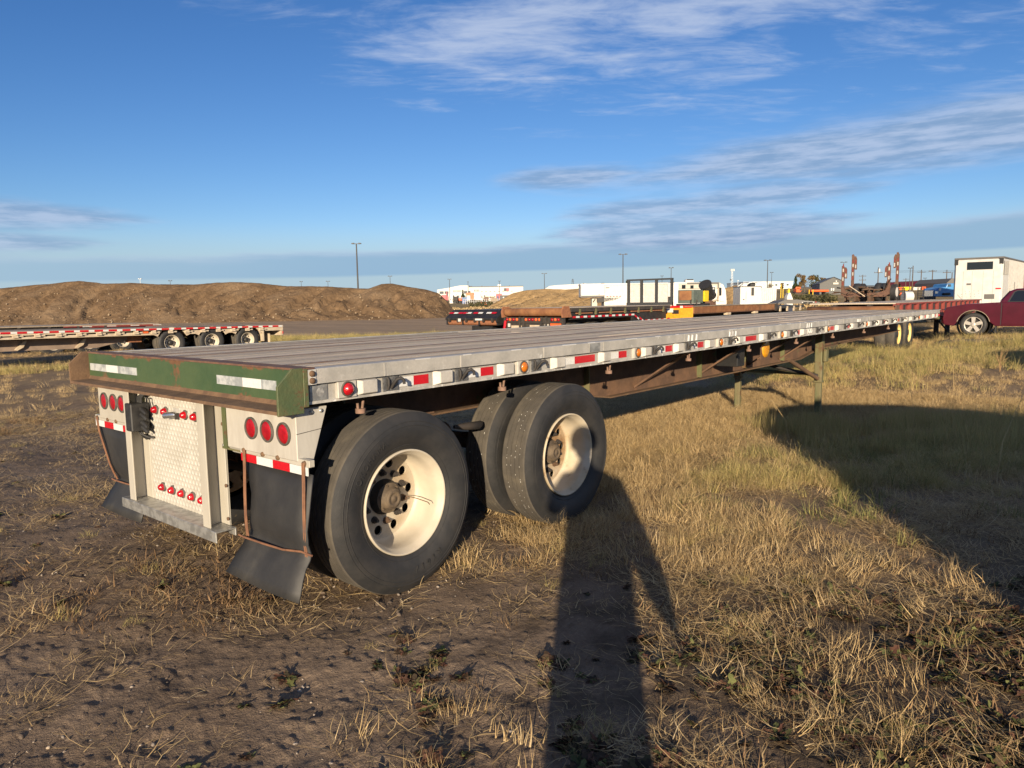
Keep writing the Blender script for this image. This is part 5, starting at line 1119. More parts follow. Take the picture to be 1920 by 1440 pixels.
# ---- maroon pickup, side on, nose to the left
def pickup():
    q=at(1831,620,25); g=.215
    P_=thing('pickup_truck','maroon crew cab pickup with five spoke wheels parked nose to the left','pickup truck',(q.x,q.y,g),PI/2)   # local x forward = +Y world, local y left = towards camera
    s=.40                                          # wheel radius
    hw=.92
    def arch(c,r,z0): return [(c+r*math.cos(a),s+r*math.sin(a)*1.02) for a in np.linspace(PI*.93,PI*.07,11)]
    fx=-0.0; rx=-3.55
    low=[( .86,.40),(.90,.62),(.86,.86),(.80,.97)]     # nose
    top=[(.80,.99),(.2,1.10),(-.62,1.14),(-.75,1.15)]
    side=[(.86,.40)]+low[1:]+top+[(-4.55,1.12),(-4.60,.95),(-4.60,.50),(-4.5,.42)]+arch(rx,.49,0)+[(-3.0,.36),(-.62,.36)]+arch(fx,.475,0)+[(.56,.36)]
    MB().prism(side,'y',-hw,hw).build('body',MT['maroon paint'],P_,.045,3)
    # cab greenhouse, narrower at the roof
    pr=[(-.70,1.14),(-.98,1.52),(-1.14,1.585),(-1.9,1.61),(-2.75,1.60),(-2.98,1.54),(-3.08,1.14)]
    n=len(pr); vs=[(x,hw-.03-(z-1.14)*.30,z) for x,z in pr]+[(x,-hw+.03+(z-1.14)*.30,z) for x,z in pr]
    MB().add(vs,[list(range(n)),list(range(n,2*n))[::-1]]+[(i,i+n,(i+1)%n+n,(i+1)%n) for i in range(n)]).build('cab',MT['maroon paint'],P_,.04,3)
    def sideq(name,mt,poly,off=.004,sgn=1,th=.012):
        vs=[(x,sgn*(hw-.03-(max(z,1.14)-1.14)*.30+off),z) for x,z in poly]; m_=len(poly); vs+=[(x,y-sgn*th,z) for x,y,z in vs]
        return MB().add(vs,[list(range(m_)),list(range(m_,2*m_))[::-1]]+[(i,(i+1)%m_,(i+1)%m_+m_,i+m_) for i in range(m_)]).build(name,MT[mt],P_)
    for sg in (1,-1):
        sideq('window_trim','black trim',[(-.92,1.155),(-1.08,1.49),(-1.16,1.535),(-1.97,1.535),(-1.97,1.155)],.004,sg)
        sideq('window','glass dark',[(-.98,1.175),(-1.11,1.47),(-1.18,1.51),(-1.93,1.51),(-1.93,1.175)],.009,sg)
        sideq('window_trim','black trim',[(-2.02,1.155),(-2.02,1.535),(-2.68,1.535),(-2.82,1.155)],.004,sg)
        sideq('window','glass dark',[(-2.06,1.175),(-2.06,1.51),(-2.62,1.51),(-2.76,1.175)],.009,sg)
    vs=[(-.722,hw-.12,1.17),(-.965,hw-.22,1.50),(-.965,-hw+.22,1.50),(-.722,-hw+.12,1.17)]
    MB().add([(x+.018,y,z+.018) for x,y,z in vs],[(0,1,2,3)]).build('windscreen',MT['glass dark'],P_)
    for a,b in ((-.80,-1.98),(-2.01,-3.02)):
        for sg in (1,-1):
            y0,y1=sorted((sg*(hw-.01),sg*(hw+.012))); d_=MB().prism([(a,.42),(a,1.12),(b,1.12),(b,.42)],'y',y0,y1).build('door',MT['maroon paint'],P_,.01,2)
            y0,y1=sorted((sg*(hw+.012),sg*(hw+.035))); MB().box(b+.10,b+.32,y0,y1,.98,1.02).build('door_handle',MT['maroon paint'],d_,.008)
            MB().box(b+.01,a-.01,*sorted((sg*(hw+.010),sg*(hw+.016))),.52,.545).build('dust_line',MT['rim cream'],d_) if 0 else None
    B_(P_,'hood_gap','black trim',-.785,-.765,-hw-.006,hw+.006,.40,1.135)
    for c in (fx,rx):
        for sg in (1,-1):
            w=MB(); yy=sg*(hw-.03); i=-sg
            w.lathe([(.26,yy+i*.02),(.30,yy),(.36,yy+i*.005),(.395,yy+i*.03),(.40,yy+i*.06),(.40,yy+i*.22),(.36,yy+i*.26),(.26,yy+i*.26)],36,(c,0,s),mis=[0]*4+[1]*3); o=w.build('wheel',[MT['tyre side'],MT['tyre tread']],P_)
            r=MB().lathe([(.265,yy+i*.01),(.255,yy+i*.005),(.245,yy+i*.03),(.24,yy+i*.12)],36,(c,0,s),mi=0).lathe([(.24,yy+i*.10),(.001,yy+i*.10)],24,(c,0,s),mi=1)
            for k in range(5):
                a=2*PI*k/5+PI/2; u=Vector((math.cos(a),0,math.sin(a))); v=Vector((-math.sin(a),0,math.cos(a))); C0=Vector((c,yy+i*.025,s))
                pts=[C0+u*.05+v*.045,C0+u*.245+v*.062,C0+u*.245-v*.062,C0+u*.05-v*.045]; pts+=[p+Vector((0,i*.05,0)) for p in pts]
                r.add(pts,[(0,1,2,3),(4,7,6,5),(0,4,5,1),(1,5,6,2),(2,6,7,3),(3,7,4,0)],0)
            r.lathe([(.075,yy+i*.04),(.07,yy+i*.015),(.03,yy+i*.01),(.001,yy+i*.012)],16,(c,0,s),mi=0); r.build('rim',[MT['alloy'],MT['black paint']],o)
            # arch lip and liner
            MB().tube([(x,sg*(hw+.004),z) for x,z in arch(c,.482,0)],.011,6).build('arch_lip',MT['tan deck'] if c==fx else MT['maroon paint'],P_)
            MB().lathe([(.485,sg*(hw-.03)),(.485,sg*(hw-.5))],28,(c,0,s)).build('arch_liner',MT['black trim'],P_)
    B_(P_,'front_bumper','maroon paint',.70,.94,-hw+.02,hw-.02,.42,.66,.05); B_(P_,'grille','black trim',.84,.90,-.55,.55,.68,.95,.02)
    for y in (.62,-.80): B_(P_,'headlight','chrome',.78,.885,y,y+.20,.78,.94,.02)
    m_=MB().box(-.98,-.90,hw-.05,hw+.16,1.16,1.20).box(-1.0,-.86,hw+.14,hw+.24,1.14,1.34); 
    B_(P_,'mirror','roof grey',-1.02,-.80,-hw-.34,-hw-.10,1.16,1.38,.02); 
    B_(P_,'hood_ornament_plate','roof grey',.06,.22,-.35,.20,1.10,1.125) if 0 else None
    B_(P_,'running_board','black trim',-2.95,-.85,hw-.06,hw+.05,.28,.34,.02)
    B_(P_,'mud_flap','black trim',-.66,-.62,hw-.25,hw-.02,.14,.42)
    MB().tube([(.3,hw-.35,1.12),(.55,hw-.34,1.42)],.006,4).build('aerial',MT['wire black'],P_); MB().tube([(-.1,-.4,1.12),(-.1,-.4,1.42)],.012,5).box(-.16,.0,-.56,-.24,1.26,1.40).build('signal_mirror',MT['roof grey'],P_) if 0 else None
pickup()
# ---- dead weed in front of the pickup's shade
q=at(1876,672,16.5); g=gz(q.x,q.y); w=MB(); rr=np.random.default_rng(5)
for k in range(11):
    a=rr.uniform(-1,1); b=rr.uniform(-.6,.6); h=rr.uniform(.32,.60)
    p0=Vector((0,0,-.02)); p1=Vector((a*.05,b*.05,h*.4)); p2=Vector((a*.20,b*.2,h*.8)); p3=Vector((a*.26,b*.25,h))
    w.tube([p0,p1,p2,p3],[.006,.005,.0035,.0015],4)
    for j in range(2): p=p1.lerp(p2,rr.random()); w.tube([p,p+Vector((rr.normal()*.08,rr.normal()*.08,.10+.06*rr.random()))],[.003,.001],4)
dw=w.build('dead_weed',mat('weed straw',(.30,.19,.09),rough=.9)); dw.location=(q.x,q.y,g); tag(dw,'bare reddish tan dead weed with thin upright stalks, right of the trailer front','weed')
st_=None
for u,v,d,h in ((1715,760,9.6,.62),(1790,690,14.5,.9),(1480,800,8.9,.5),(1665,760,9.4,.95),(1865,940,6.2,.75),(1230,690,14,.5)):
    q=at(u,v,d); b=MB(); a=rr.normal()*.25; c=rr.normal()*.25
    b.tube([(0,0,-.03),(a*.1,c*.1,h*.5),(a*.5,c*.5,h)],[.0035,.003,.0012],4); 
    for k in range(7): z=h*(.75+.25*k/7); b.tube([(a*.5*z/h,c*.5*z/h,z),(a*.5*z/h+rr.normal()*.015,c*.5*z/h+rr.normal()*.015,z+.03)],.002,3)
    o=b.build('grass_stalk',mat('stalk straw %d'%u,(.50,.36,.17),rough=.9)); o.location=(q.x,q.y,float(ground_near(np.array([q.x]),np.array([q.y]))[0])); o['kind']='stuff'
# ================================================================ far yard, buildings, poles, trees
def zat(u,v,d): return at(u,v,d).z
class Far:                          # a far thing facing the yard: local x to the right, y away, metres from its pixel size
    def __init__(s,name,label,cat,u,d,group=None,yaw=0):
        q=at(u,556,d); s.u=u; s.d=d; s.k=d/FPX; s.g=gz(q.x,q.y)
        s.o=thing(name,label,cat,(q.x,q.y,s.g),math.atan2(R0.y,R0.x)+yaw,group)
    def X(s,u): return (u-s.u)*s.k
    def Z(s,v): return zat(s.u,v,s.d)-s.g
    def box(s,nm,mt,u0,u1,v0,v1,y0=0,y1=3,bv=0):
        z1=s.Z(v0); z0=-.3 if v1 is None else s.Z(v1)
        return MB().box(s.X(u0),s.X(u1),y0,y1,z0,z1).build(nm,MT[mt],s.o,bv)
# big white industrial building
f=Far('industrial_building','long white industrial building with a gabled left end beyond the equipment yard','building',900,330)
zl=f.Z(556)
MB().prism([(f.X(820),-.5),(f.X(820),f.Z(542)),(f.X(838),f.Z(539.5)),(f.X(862),f.Z(535)),(f.X(879),f.Z(535)),(f.X(879),-.5)],'y',0,40).build('gable_block',MT['white clad'],f.o)
f.box('main_block','white clad',879,981,537.5,None,.4,40); f.box('roof_edge','roof grey',879,981.5,537,538.2,.2,40.2)
for a,b in ((824.5,832),(834,841),(870,876),(878.5,882)): f.box('window','window blue',a,b,545.2,549.8,-.3,.6)
for k in range(7): f.box('window','window blue',850.2+2.3*k,851.2+2.3*k,543.5,547,-.1,.5)
for k in range(4): f.box('window','window blue',889.5+2.6*k,890.6+2.6*k,543,546.5,.2,.6)
f.box('sign','red paint',945,954.5,541,546.5,.1,.5); f.box('sign_board','black paint',945,950,541,546.2,.05,.3)
for k in range(8): f.box('wall_vent','roof grey',902+8*k,905+8*k,546.3,547.2,.2,.5)
for a in (882,902,955): f.box('roof_vent','roof grey',a,a+1.5,535.3,537.2,6,8)
f.box('roof_unit','white paint',933,939,533,537,10,14)
f=Far('quonset_shed','long low cream shed with a rounded roof behind the gravel heap','building',1060,240)
MB().prism([(f.X(1022),-.5),(f.X(1022),f.Z(541)),(f.X(1030),f.Z(536)),(f.X(1045),f.Z(534.5)),(f.X(1098),f.Z(532.5)),(f.X(1112),f.Z(535)),(f.X(1112),-.5)],'y',0,14).build('shell',MT['white clad'],f.o)
f.box('roof_vent','black paint',1095,1096.5,531,533,2,3)
# pale building, grey shed, dark building
f=Far('office_building','pale blue green two storey building with small square windows behind the trees','building',1440,330)
f.box('wall','pale clad',1393,1486,528.5,None,0,25); f.box('roof_edge','white paint',1392.5,1486.5,527.8,529,-.3,25.2)
for a in (1453,1463.5,1474): 
    w=f.box('window','window blue',a,a+4,533,536,-.15,.3)
f.box('parapet','pale clad',1480,1502,533,None,10,24)
f=Far('metal_shed','dark grey gabled metal shed with a small pale sign right of the trees','shed',1558,170,yaw=-.30)
MB().prism([(f.X(1538),-.5),(f.X(1538),f.Z(531)),(f.X(1562),f.Z(520)),(f.X(1577),f.Z(527)),(f.X(1577),-.5)],'y',0,18).build('wall',MT['grey clad'],f.o)
MB().add([(f.X(1562),-.4,f.Z(519.6)),(f.X(1579),-.4,f.Z(527.6)),(f.X(1579),18.4,f.Z(527.6)),(f.X(1562),18.4,f.Z(519.6)),(f.X(1562),-.4,f.Z(519.3)),(f.X(1579),-.4,f.Z(527.3)),(f.X(1579),18.4,f.Z(527.3)),(f.X(1562),18.4,f.Z(519.3)),],[(4,5,6,7),(0,3,2,1),(0,1,5,4),(1,2,6,5),(2,3,7,6),(3,0,4,7)]).build('roof',MT['roof grey'],f.o)
MB().add([(f.X(1536.5),-.4,f.Z(531.9)),(f.X(1562),-.4,f.Z(519.9)),(f.X(1562),18.4,f.Z(519.9)),(f.X(1536.5),18.4,f.Z(531.9)),(f.X(1536.5),-.4,f.Z(531.5)),(f.X(1562),-.4,f.Z(519.5)),(f.X(1562),18.4,f.Z(519.5)),(f.X(1536.5),18.4,f.Z(531.5))],[(4,5,6,7),(0,3,2,1),(0,1,5,4),(1,2,6,5),(2,3,7,6),(3,0,4,7)]).build('roof',MT['roof grey'],f.o)
f.box('sign','cream panel',1561,1570,530,533.5,-.2,0); f.box('lamp','white paint',1565,1567,526.5,528.5,-.3,0)
for a in (1557.5,1561): f.box('door','white paint',a,a+2,540.5,545,-.15,0)
f=Far('warehouse','long dark warehouse with a red end wall far right, behind the utility poles','building',1750,300)
f.box('wall','grey clad',1726,1778,526.5,None,0,25); f.box('end_wall','red paint',1720,1727,527,None,-.3,22); f.box('roof_edge','white clad',1727,1776,525.3,526.6,-.3,25); f.box('sign','white paint',1751,1760,529.5,531.5,-.3,0)
f=Far('brown_building','brown metal building edge right of the white box trailer','building',1935,120)
f.box('wall','red oxide',1913,1970,514,None,0,16); f.box('roof','roof grey',1911,1972,509,514.5,-.5,17); f.box('yellow_bollard','yellow paint',1917,1925,537,542,-3,-1)
f=Far('warehouse','pale grey peaked warehouse partly hidden by the blue truck','building',1785,200)
MB().prism([(f.X(1774),-.5),(f.X(1774),f.Z(530)),(f.X(1783),f.Z(522)),(f.X(1800),f.Z(522)),(f.X(1800),-.5)],'y',0,16).build('wall',MT['roof grey'],f.o)
# vehicles of the equipment yard
def yard_truck(name,label,cat,u0,u1,v0,v1,d,body,cab,cabside=1,bodytop=None,group='trucks in the equipment yard'):
    f=Far(name,label,cat,(u0+u1)/2,d,group); w=(u1-u0); r=f.k*w*.07+.25
    z0=.55; zt=f.Z(v0); zc=f.Z(v1) ; cw=w*.28
    ca,cb=(u1-cw,u1) if cabside>0 else (u0,u0+cw); ba,bb=(u0,u1-cw*1.05) if cabside>0 else (u0+cw*1.05,u1)
    MB().box(f.X(u0),f.X(u1),.4,2.1,.5,.85).build('chassis',MT['dark steel'],f.o)
    MB().box(f.X(ba),f.X(bb),0,2.5,.85,zt).build('body',MT[body],f.o,.05)
    x0,x1=f.X(ca),f.X(cb); s=1 if cabside>0 else -1; xf,xb=(x1,x0) if s>0 else (x0,x1)
    MB().prism([(xb,.7),(xb,zc),(xf-s*(x1-x0)*.35,zc),(xf-s*(x1-x0)*.2,zc*.62),(xf,zc*.55),(xf,.7)],'y',.05,2.4).build('cab',MT[cab],f.o,.05)
    MB().box(min(xb,xf)+(x1-x0)*.3,max(xb,xf)-(x1-x0)*.3,.03,.06,zc*.66,zc*.9).build('window',MT['window blue'],f.o)
    for x in (f.X(u0)+r*1.3,f.X(u0)+r*3.6,f.X(u1)-r*1.4): MB().tube([(x,.0,r),(x,.35,r)],r,14).build('wheel',MT['tyre side'],f.o)
    return f
yard_truck('semi_truck','small red tractor unit at the left end of the yard, by the dirt mound','truck',828,840,553,548,250,'red paint','red paint')
yard_truck('box_truck','white box truck between the red tractor unit and the pine tree','truck',843,860,551,553,255,'white paint','white paint')
yard_truck('dump_truck','orange dump truck with white cab beside the pine tree in the yard','truck',874,894,549,553,240,'orange paint','white paint')
yard_truck('utility_truck','white crew truck with blue lower body in front of the white building','truck',891,905,552,554,225,'white paint','white paint')
yard_truck('tank_truck','long white tank truck below the roof unit of the white building','truck',905,932,549,552,260,'white clad','white paint',-1)
yard_truck('pickup_truck','small orange pickup far off in the yard left of the dump truck','pickup truck',857,868,559,557,220,'orange paint','orange paint')
yard_truck('crane_truck','red and white crane truck in front of the dark red sign of the white building','truck',926,941,551,553,232,'red paint','white paint',-1)
yard_truck('flatbed_truck','white cab truck with a rusty load at the middle of the yard','truck',907,920,557.5,554.5,205,'rust edge','white paint')
yard_truck('flatbed_truck','navy cab truck with tan load near the grey site container','truck',921,936,558.5,555,200,'tan deck','navy paint')
yard_truck('box_truck','short white box truck standing just right of the pine tree','truck',872,882,554,556,215,'white clad','black paint',-1)
yard_truck('semi_truck','black tractor unit left of the pine tree','truck',848,858,556,553.5,218,'dark steel','black paint',-1)
yard_truck('tank_truck','white bulk truck tucked under the windows of the gable block','truck',858,872,551,553,262,'white paint','white clad',-1)
f=Far('skip_bin','small navy blue bin in front of the yard trucks','skip',872,215); f.box('bin','navy paint',866,878,558.5,None,0,2.2,.05); f.box('rim','blue paint',865.5,878.5,558,559.2,-.1,2.3)
f=Far('shipping_container','grey site container with white door posts at the edge of the gravel heap','container',950,190)
f.box('container_wall','grey clad',937,966,555,None,0,2.5); 
for a in (943,950,956): f.box('door_post','white paint',a,a+2.2,556.5,None,-.12,0)
f.box('roof','roof grey',936.5,966.5,553.5,555.2,-.1,2.6)
f=Far('plastic_barrier','orange plastic barrier lying on the grass before the yard fence','barrier',906,175); f.box('shell','orange paint',899.5,912,566.5,None,0,.7,.15); f.box('lug','orange paint',901,904,565.8,567,.1,.6)
f=Far('lumber_stack','stack of tan beams on bearers beside the orange barrier','lumber stack',926,185)
for k in range(3):
    for j in range(2): f.box('beam','tan deck',917+j*.8,935-j,566-2.6*k,567.8-2.6*k,j*.9,j*.9+.7)
f.box('bearer','dark steel',919,920,568,None,0,2); f.box('bearer','dark steel',932,933,568,None,0,2)
f=Far('white_tent','low white canopy tent beside the navy bin','tent',853,225)
MB().prism([(f.X(843),0),(f.X(843),f.Z(563.5)),(f.X(850),f.Z(560.5)),(f.X(855),f.Z(560.5)),(f.X(862),f.Z(564)),(f.X(862),0)],'y',0,4).build('canopy',MT['white paint'],f.o)
f=Far('yard_fence','grey chain link fence along the edge of the equipment yard','fence',900,200)
p=f.box('post','pole white',868,868.5,560.5,None,0,.1)
for k in range(1,18): cp(p,(f.k*4.0*k,0,0),f.o)
for v in (560.7,564.5): f.box('rail','pole white',868,940,v,v+.35,0,.06)
f=Far('flat_trailer','flatbed trailer with tan load far behind the rusty rear roll','trailer',918,235,); f.box('deck','rust edge',905,932,558,559.5,0,2.4); f.box('load','tan deck',908,928,556,558,.3,2.2)
for a in (908,912,928): MB().tube([(f.X(a),0,.5),(f.X(a),.4,.5)],.5,12).build('wheel',MT['tyre side'],f.o)
# ---- mid-distance: white gooseneck cargo trailer, camper, service body
f=Far('cargo_trailer','long white gooseneck cargo trailer in front of the gravel heap','cargo trailer',1150,78)
f.box('nose','white paint',1089,1134,532.5,557,0,2.5,.08); f.box('nose_band','roof grey',1089.5,1133.5,553.5,557,-.03,.02)
f.box('body','white clad',1133,1252,533.5,None,.03,2.5,.05); 
MB().box(f.X(1133),f.X(1252),0,.03,f.Z(572),f.Z(558)).build('lower_band',MT['white clad'],f.o)
for k in range(11): f.box('wall_seam','aluminium light',1136+10.5*k,1136.5+10.5*k,536,566,.015,.04)
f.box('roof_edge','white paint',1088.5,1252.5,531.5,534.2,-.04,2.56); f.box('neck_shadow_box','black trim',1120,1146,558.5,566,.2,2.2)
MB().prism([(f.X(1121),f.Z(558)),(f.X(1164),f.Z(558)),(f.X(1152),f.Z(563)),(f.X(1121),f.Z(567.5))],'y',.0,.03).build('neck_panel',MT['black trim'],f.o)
for k in range(5): f.box('reflective_tape','tape red',1137+6*k,1140.5+6*k,555,556.3,-.03,.0)
f.box('neck_post','cream panel',1111,1121,558,None,.6,1.8); MB().tube([(f.X(1113),.5,f.Z(566)),(f.X(1117),.5,f.Z(560))],.05,6).build('jack',MT['dark steel'],f.o)
f.box('roof_vent','black paint',1131,1135,530,532,.8,1.6); f.box('logo_plate','roof grey',1136,1143,538.5,540,.01,.03); f.box('door_lock','roof grey',1122,1125,551,552,-.03,0)
for a in (1205,1222): MB().tube([(f.X(a),0,.45),(f.X(a),.4,.45)],.45,14).build('wheel',MT['tyre side'],f.o)
f=Far('camper_trailer','white fifth wheel camper with dark awning arm and tinted windows behind the engine box','camper',1300,90)
MB().prism([(f.X(1233),f.Z(556)),(f.X(1233),f.Z(536)),(f.X(1240),f.Z(530)),(f.X(1272),f.Z(528.5)),(f.X(1345),f.Z(530)),(f.X(1356),f.Z(534)),(f.X(1361),f.Z(545)),(f.X(1363),f.Z(566)),(f.X(1363),.45),(f.X(1262),.45),(f.X(1262),f.Z(556))],'y',0,2.5).build('body',MT['white paint'],f.o,.08,2)
f.box('top_band','cream panel',1272,1350,531,541,-.03,.0); f.box('stripe','tan deck',1272,1352,541,542,-.035,-.03)
for a,b,v0,v1 in ((1278,1285,534,541),(1294,1300,535,541),(1321,1326,538,551)): f.box('window','glass dark',a,b,v0,v1,-.06,-.03)
f.box('door','white paint',1333.5,1342.5,536.5,564,-.07,-.02,.02); f.box('door_window','glass dark',1335.5,1340.5,539,550,-.09,-.06); f.box('end_window','glass dark',1348,1352.5,540,555,-.05,.0); f.box('awning_arm','dark grey paint',1345.2,1347,532,566,-.12,-.02); f.box('awning_roll','roof grey',1288,1347,530,532.5,-.18,0)
f.box('roof_unit','white paint',1288,1304,523.5,529.5,.8,1.8,.1); f.box('roof_unit_cap','black trim',1290,1303,523,525,.75,1.85,.05)
for a in (1262,1318,1326): MB().tube([(f.X(a+2),1.2,f.Z(530)),(f.X(a+2),1.2,f.Z(527.5))],.3,10).build('roof_vent',MT['black trim'],f.o)
f.box('front_cap','white paint',1233,1272,538,555.5,-.02,.0); f.box('step_rail','pole white',1350,1357,559,566,-.2,-.15)
for a in (1300,1309): MB().tube([(f.X(a),.0,.4),(f.X(a),.3,.4)],.4,14).build('wheel',MT['tyre side'],f.o)
f.box('landing_jack','dark grey paint',1252,1254,556,None,.5,.7); f.box('landing_jack','dark grey paint',1356,1358,563,None,.5,.7)
f=Far('service_body','white boxy service truck body with a curved pipe rack on its roof','service truck',1423,70)
f.box('front_box','white paint',1388,1427,537,None,0,2.3,.03); f.box('rear_box','white clad',1427,1456,540,None,.02,2.4,.02)
for k in range(7): f.box('rib','aluminium light',1430+3.7*k,1430.8+3.7*k,541,566,-.01,.02)
f.box('door_seam','roof grey',1398.5,1399,546,566,-.01,0); f.box('dark_vent','black trim',1408.5,1413.5,539,554,-.03,0); f.box('latch','roof grey',1393,1396,560,562,-.03,0); f.box('roof_edge','roof grey',1387.5,1427.5,536.3,537.5,-.05,2.35)
for y in (.1,1.2,2.2):
    MB().tube([(f.X(a),y,f.Z(v)) for a,v in ((1395,537),(1405,530),(1412,528.5),(1424,529),(1432,533),(1438,542))],.05,6).build('pipe_rack_hoop',MT['pole white'],f.o)
for a in (1405,1413,1424): MB().tube([(f.X(a),.1,f.Z(529)),(f.X(a),2.2,f.Z(529))],.04,6).build('pipe_rack_bar',MT['pole white'],f.o)
f.box('rack_load','black trim',1410,1420,530,536,.6,1.6,.05); f.box('mast','pole white',1451,1452,532,545,.0,.1)
for a in (1400,1440): MB().tube([(f.X(a),.0,.45),(f.X(a),.4,.45)],.45,14).build('wheel',MT['tyre side'],f.o)
f=Far('equipment_trailer','low grey tandem trailer with tilted deck right of the white service body','trailer',1497,62)
MB().prism([(f.X(1456),f.Z(569)),(f.X(1470),f.Z(562.5)),(f.X(1495),f.Z(561.5)),(f.X(1538),f.Z(567)),(f.X(1538),f.Z(569.5))],'y',0,2.3).build('deck',MT['roof grey'],f.o)
for a in (1510,1520): MB().tube([(f.X(a),-.05,f.Z(567.5)),(f.X(a),.25,f.Z(567.5))],.16,12).build('wheel',MT['tyre side'],f.o)
f.box('fender','galvanised',1506,1524,565,566,-.1,.3); f.box('stand','dark steel',1465,1467,567,None,.2,.3); f.box('stand','dark steel',1530,1532,567,None,.2,.3)
for a,m_ in ((1505,'tape white'),(1530,'tape red'),(1526,'tape white')): f.box('reflective_tape',m_,a-1.5,a+1,566.3,567.5,-.03,0)
f=Far('trailer_jack','white triangular frame with a yellow top standing before the grass field','jack stand',1480,66)
MB().prism([(f.X(1474),0),(f.X(1476),f.Z(556)),(f.X(1479),f.Z(549)),(f.X(1482),f.Z(549)),(f.X(1487),f.Z(561)),(f.X(1487),0)],'y',0,.6).build('frame',MT['white paint'],f.o); f.box('cap','yellow paint',1478,1481.5,543,549,.1,.5)
f=Far('excavator','small orange excavator with folded boom near the pine trees','excavator',1497,190)
f.box('tracks','dark steel',1490,1503,548,None,0,2.4,.1); f.box('house','orange paint',1493,1502,541,548,.1,2.2,.1); f.box('window','window blue',1499,1502,541.8,545,.05,.12)
MB().tube([(f.X(1494),1.1,f.Z(545)),(f.X(1496),1.1,f.Z(539)),(f.X(1502),1.1,f.Z(539)),(f.X(1504),1.1,f.Z(546))],.28,6).build('boom',MT['orange paint'],f.o)
f=Far('pipe_row','long row of orange pipes on the ground before the grey shed','pipe row',1536,165)
for k in range(4): MB().tube([(f.X(1520),k*.5,f.Z(545)),(f.X(1553),k*.5,f.Z(545.5))],.28,8).build('pipe',MT['orange paint'],f.o)
f.box('rack','dark steel',1524,1526,546,None,0,2); f.box('rack','dark steel',1547,1549,546,None,0,2)
for i,(u,h) in enumerate(((1464,533),(1468,541),(1479,540),(1517,543),(1524,543))):
    f=Far('bollard',['tall yellow mast beside the pale building','yellow post left of the white triangular frame','yellow post right of the white triangular frame','yellow post left of the orange pipes','yellow post at the left end of the orange pipes'][i],'post',u,150,'yellow posts in the field'); f.box('shaft','yellow paint',u-.5,u+.5,h,None,0,.15); f.box('shaft_cap','dark steel',u-.6,u+.6,h-.4,h,-.02,.17)
for i,(u0,u1,v0,m_,lab) in enumerate(((1662,1676,538,'white paint','white container left of the ramps'),(1680,1692,538.5,'orange paint','orange container below the poles'),(1694,1708,538,'yellow paint','yellow container above the left ramp'),(1712,1726,538.5,'white clad','white container above the right ramp'),(1728,1742,537.5,'orange paint','orange container before the dark warehouse'),(1744,1750,539,'grey green','green container before the dark warehouse'),(1752,1774,537.5,'white paint','white box beside the blue truck'))):
    f=Far('shipping_container',lab+' far across the yard','container',(u0+u1)/2,210,'far containers at the right'); f.box('container_wall',m_,u0,u1,v0,None,0,2.5); f.box('container_door','roof grey',u1-1.5,u1-.5,v0+1,None,-.1,0)
f=Far('white_tank','low white tank between the two upright ramps','tank',1715,75); MB().tube([(f.X(1704),1,f.Z(556)),(f.X(1719),1,f.Z(556))],.55,16).build('shell',MT['white paint'],f.o); f.box('cradle','dark steel',1706,1708,562,None,.6,1.4); f.box('cradle','dark steel',1715,1717,562,None,.6,1.4)
f=Far('pipe_bundle','bundle of orange pipes left of the ramps','pipe bundle',1684,80)
for k in range(3): MB().tube([(f.X(1673),k*.3,f.Z(551)),(f.X(1692),k*.3,f.Z(551))],.16,8).build('pipe',MT['orange paint'],f.o)
f.box('rack','dark steel',1676,1677,553,None,0,.8); f.box('rack','dark steel',1688,1689,553,None,0,.8)
# ---- blue truck half behind the white box trailer
f=Far('blue_truck','old blue conventional truck half hidden behind the white box trailer','truck',1775,60)
MB().prism([(f.X(1757),f.Z(556)),(f.X(1757.5),f.Z(543)),(f.X(1762),f.Z(539.5)),(f.X(1776),f.Z(538)),(f.X(1778),f.Z(532)),(f.X(1795),f.Z(531)),(f.X(1812),f.Z(532)),(f.X(1812),f.Z(557))],'y',.2,2.2).build('body',MT['blue paint'],f.o,.06,2)
f.box('windscreen','window blue',1778.5,1784,533,537.5,.15,.25); f.box('grille','chrome',1755.5,1757.5,544,555,.5,1.9); f.box('headlight','chrome',1757,1760,546,550,.1,.3); f.box('bumper','dark steel',1753.5,1756,556,561,.1,2.3)
f.box('fender','black trim',1768,1784,549,553,.0,.5,.08); f.box('hood_band','white paint',1762,1766,540,545,.16,.2)
for a in (1777,1806): MB().lathe([(.02,.0),(.22,.0),(.24,.03),(.42,.0),(.50,.05),(.50,.3),(.1,.3)],18,(f.X(a),.05,gz(0,0)+.5),mis=[0,0,1,1,1,1]).build('wheel',[MT['rim cream'],MT['tyre side']],f.o)
# ---- light poles and utility poles
def light_pole(u,vt,d,label,arms=2,r=.11,mt='pole steel',head=1.0):
    q=at(u,556,d); g=gz(q.x,q.y); zt=zat(u,vt,d)-g
    o=thing('light_pole',label,'light pole',(q.x,q.y,g),math.atan2(R0.y,R0.x),'yard light poles')
    MB().tube([(0,0,-.3),(0,0,zt)],[r,r*.62],8).build('shaft',MT[mt],o)
    MB().box(-1.15*head,1.15*head,-.06,.06,zt,zt+.10).build('cross_arm',MT[mt],o)
    for s in (-1,1): MB().prism([(s*1.15*head,zt+.02),(s*.55*head,zt-.02),(s*.55*head,zt+.22),(s*1.15*head,zt+.16)],'y',-.22,.22).build('lamp_head',MT[mt],o)
    MB().box(-.25,.25,-.25,.25,-.3,.35).build('footing',MT['roof grey'],o); return o
light_pole(672,458.5,125,'tall dark light pole rising behind the middle of the brown mound',r=.17,head=.72)
light_pole(1168,478,150,'tall light pole between the white cargo trailer and the mesh headboard',r=.14,head=.78)
light_pole(1438,489,165,'tall light pole above the white service body',r=.13,head=.75)
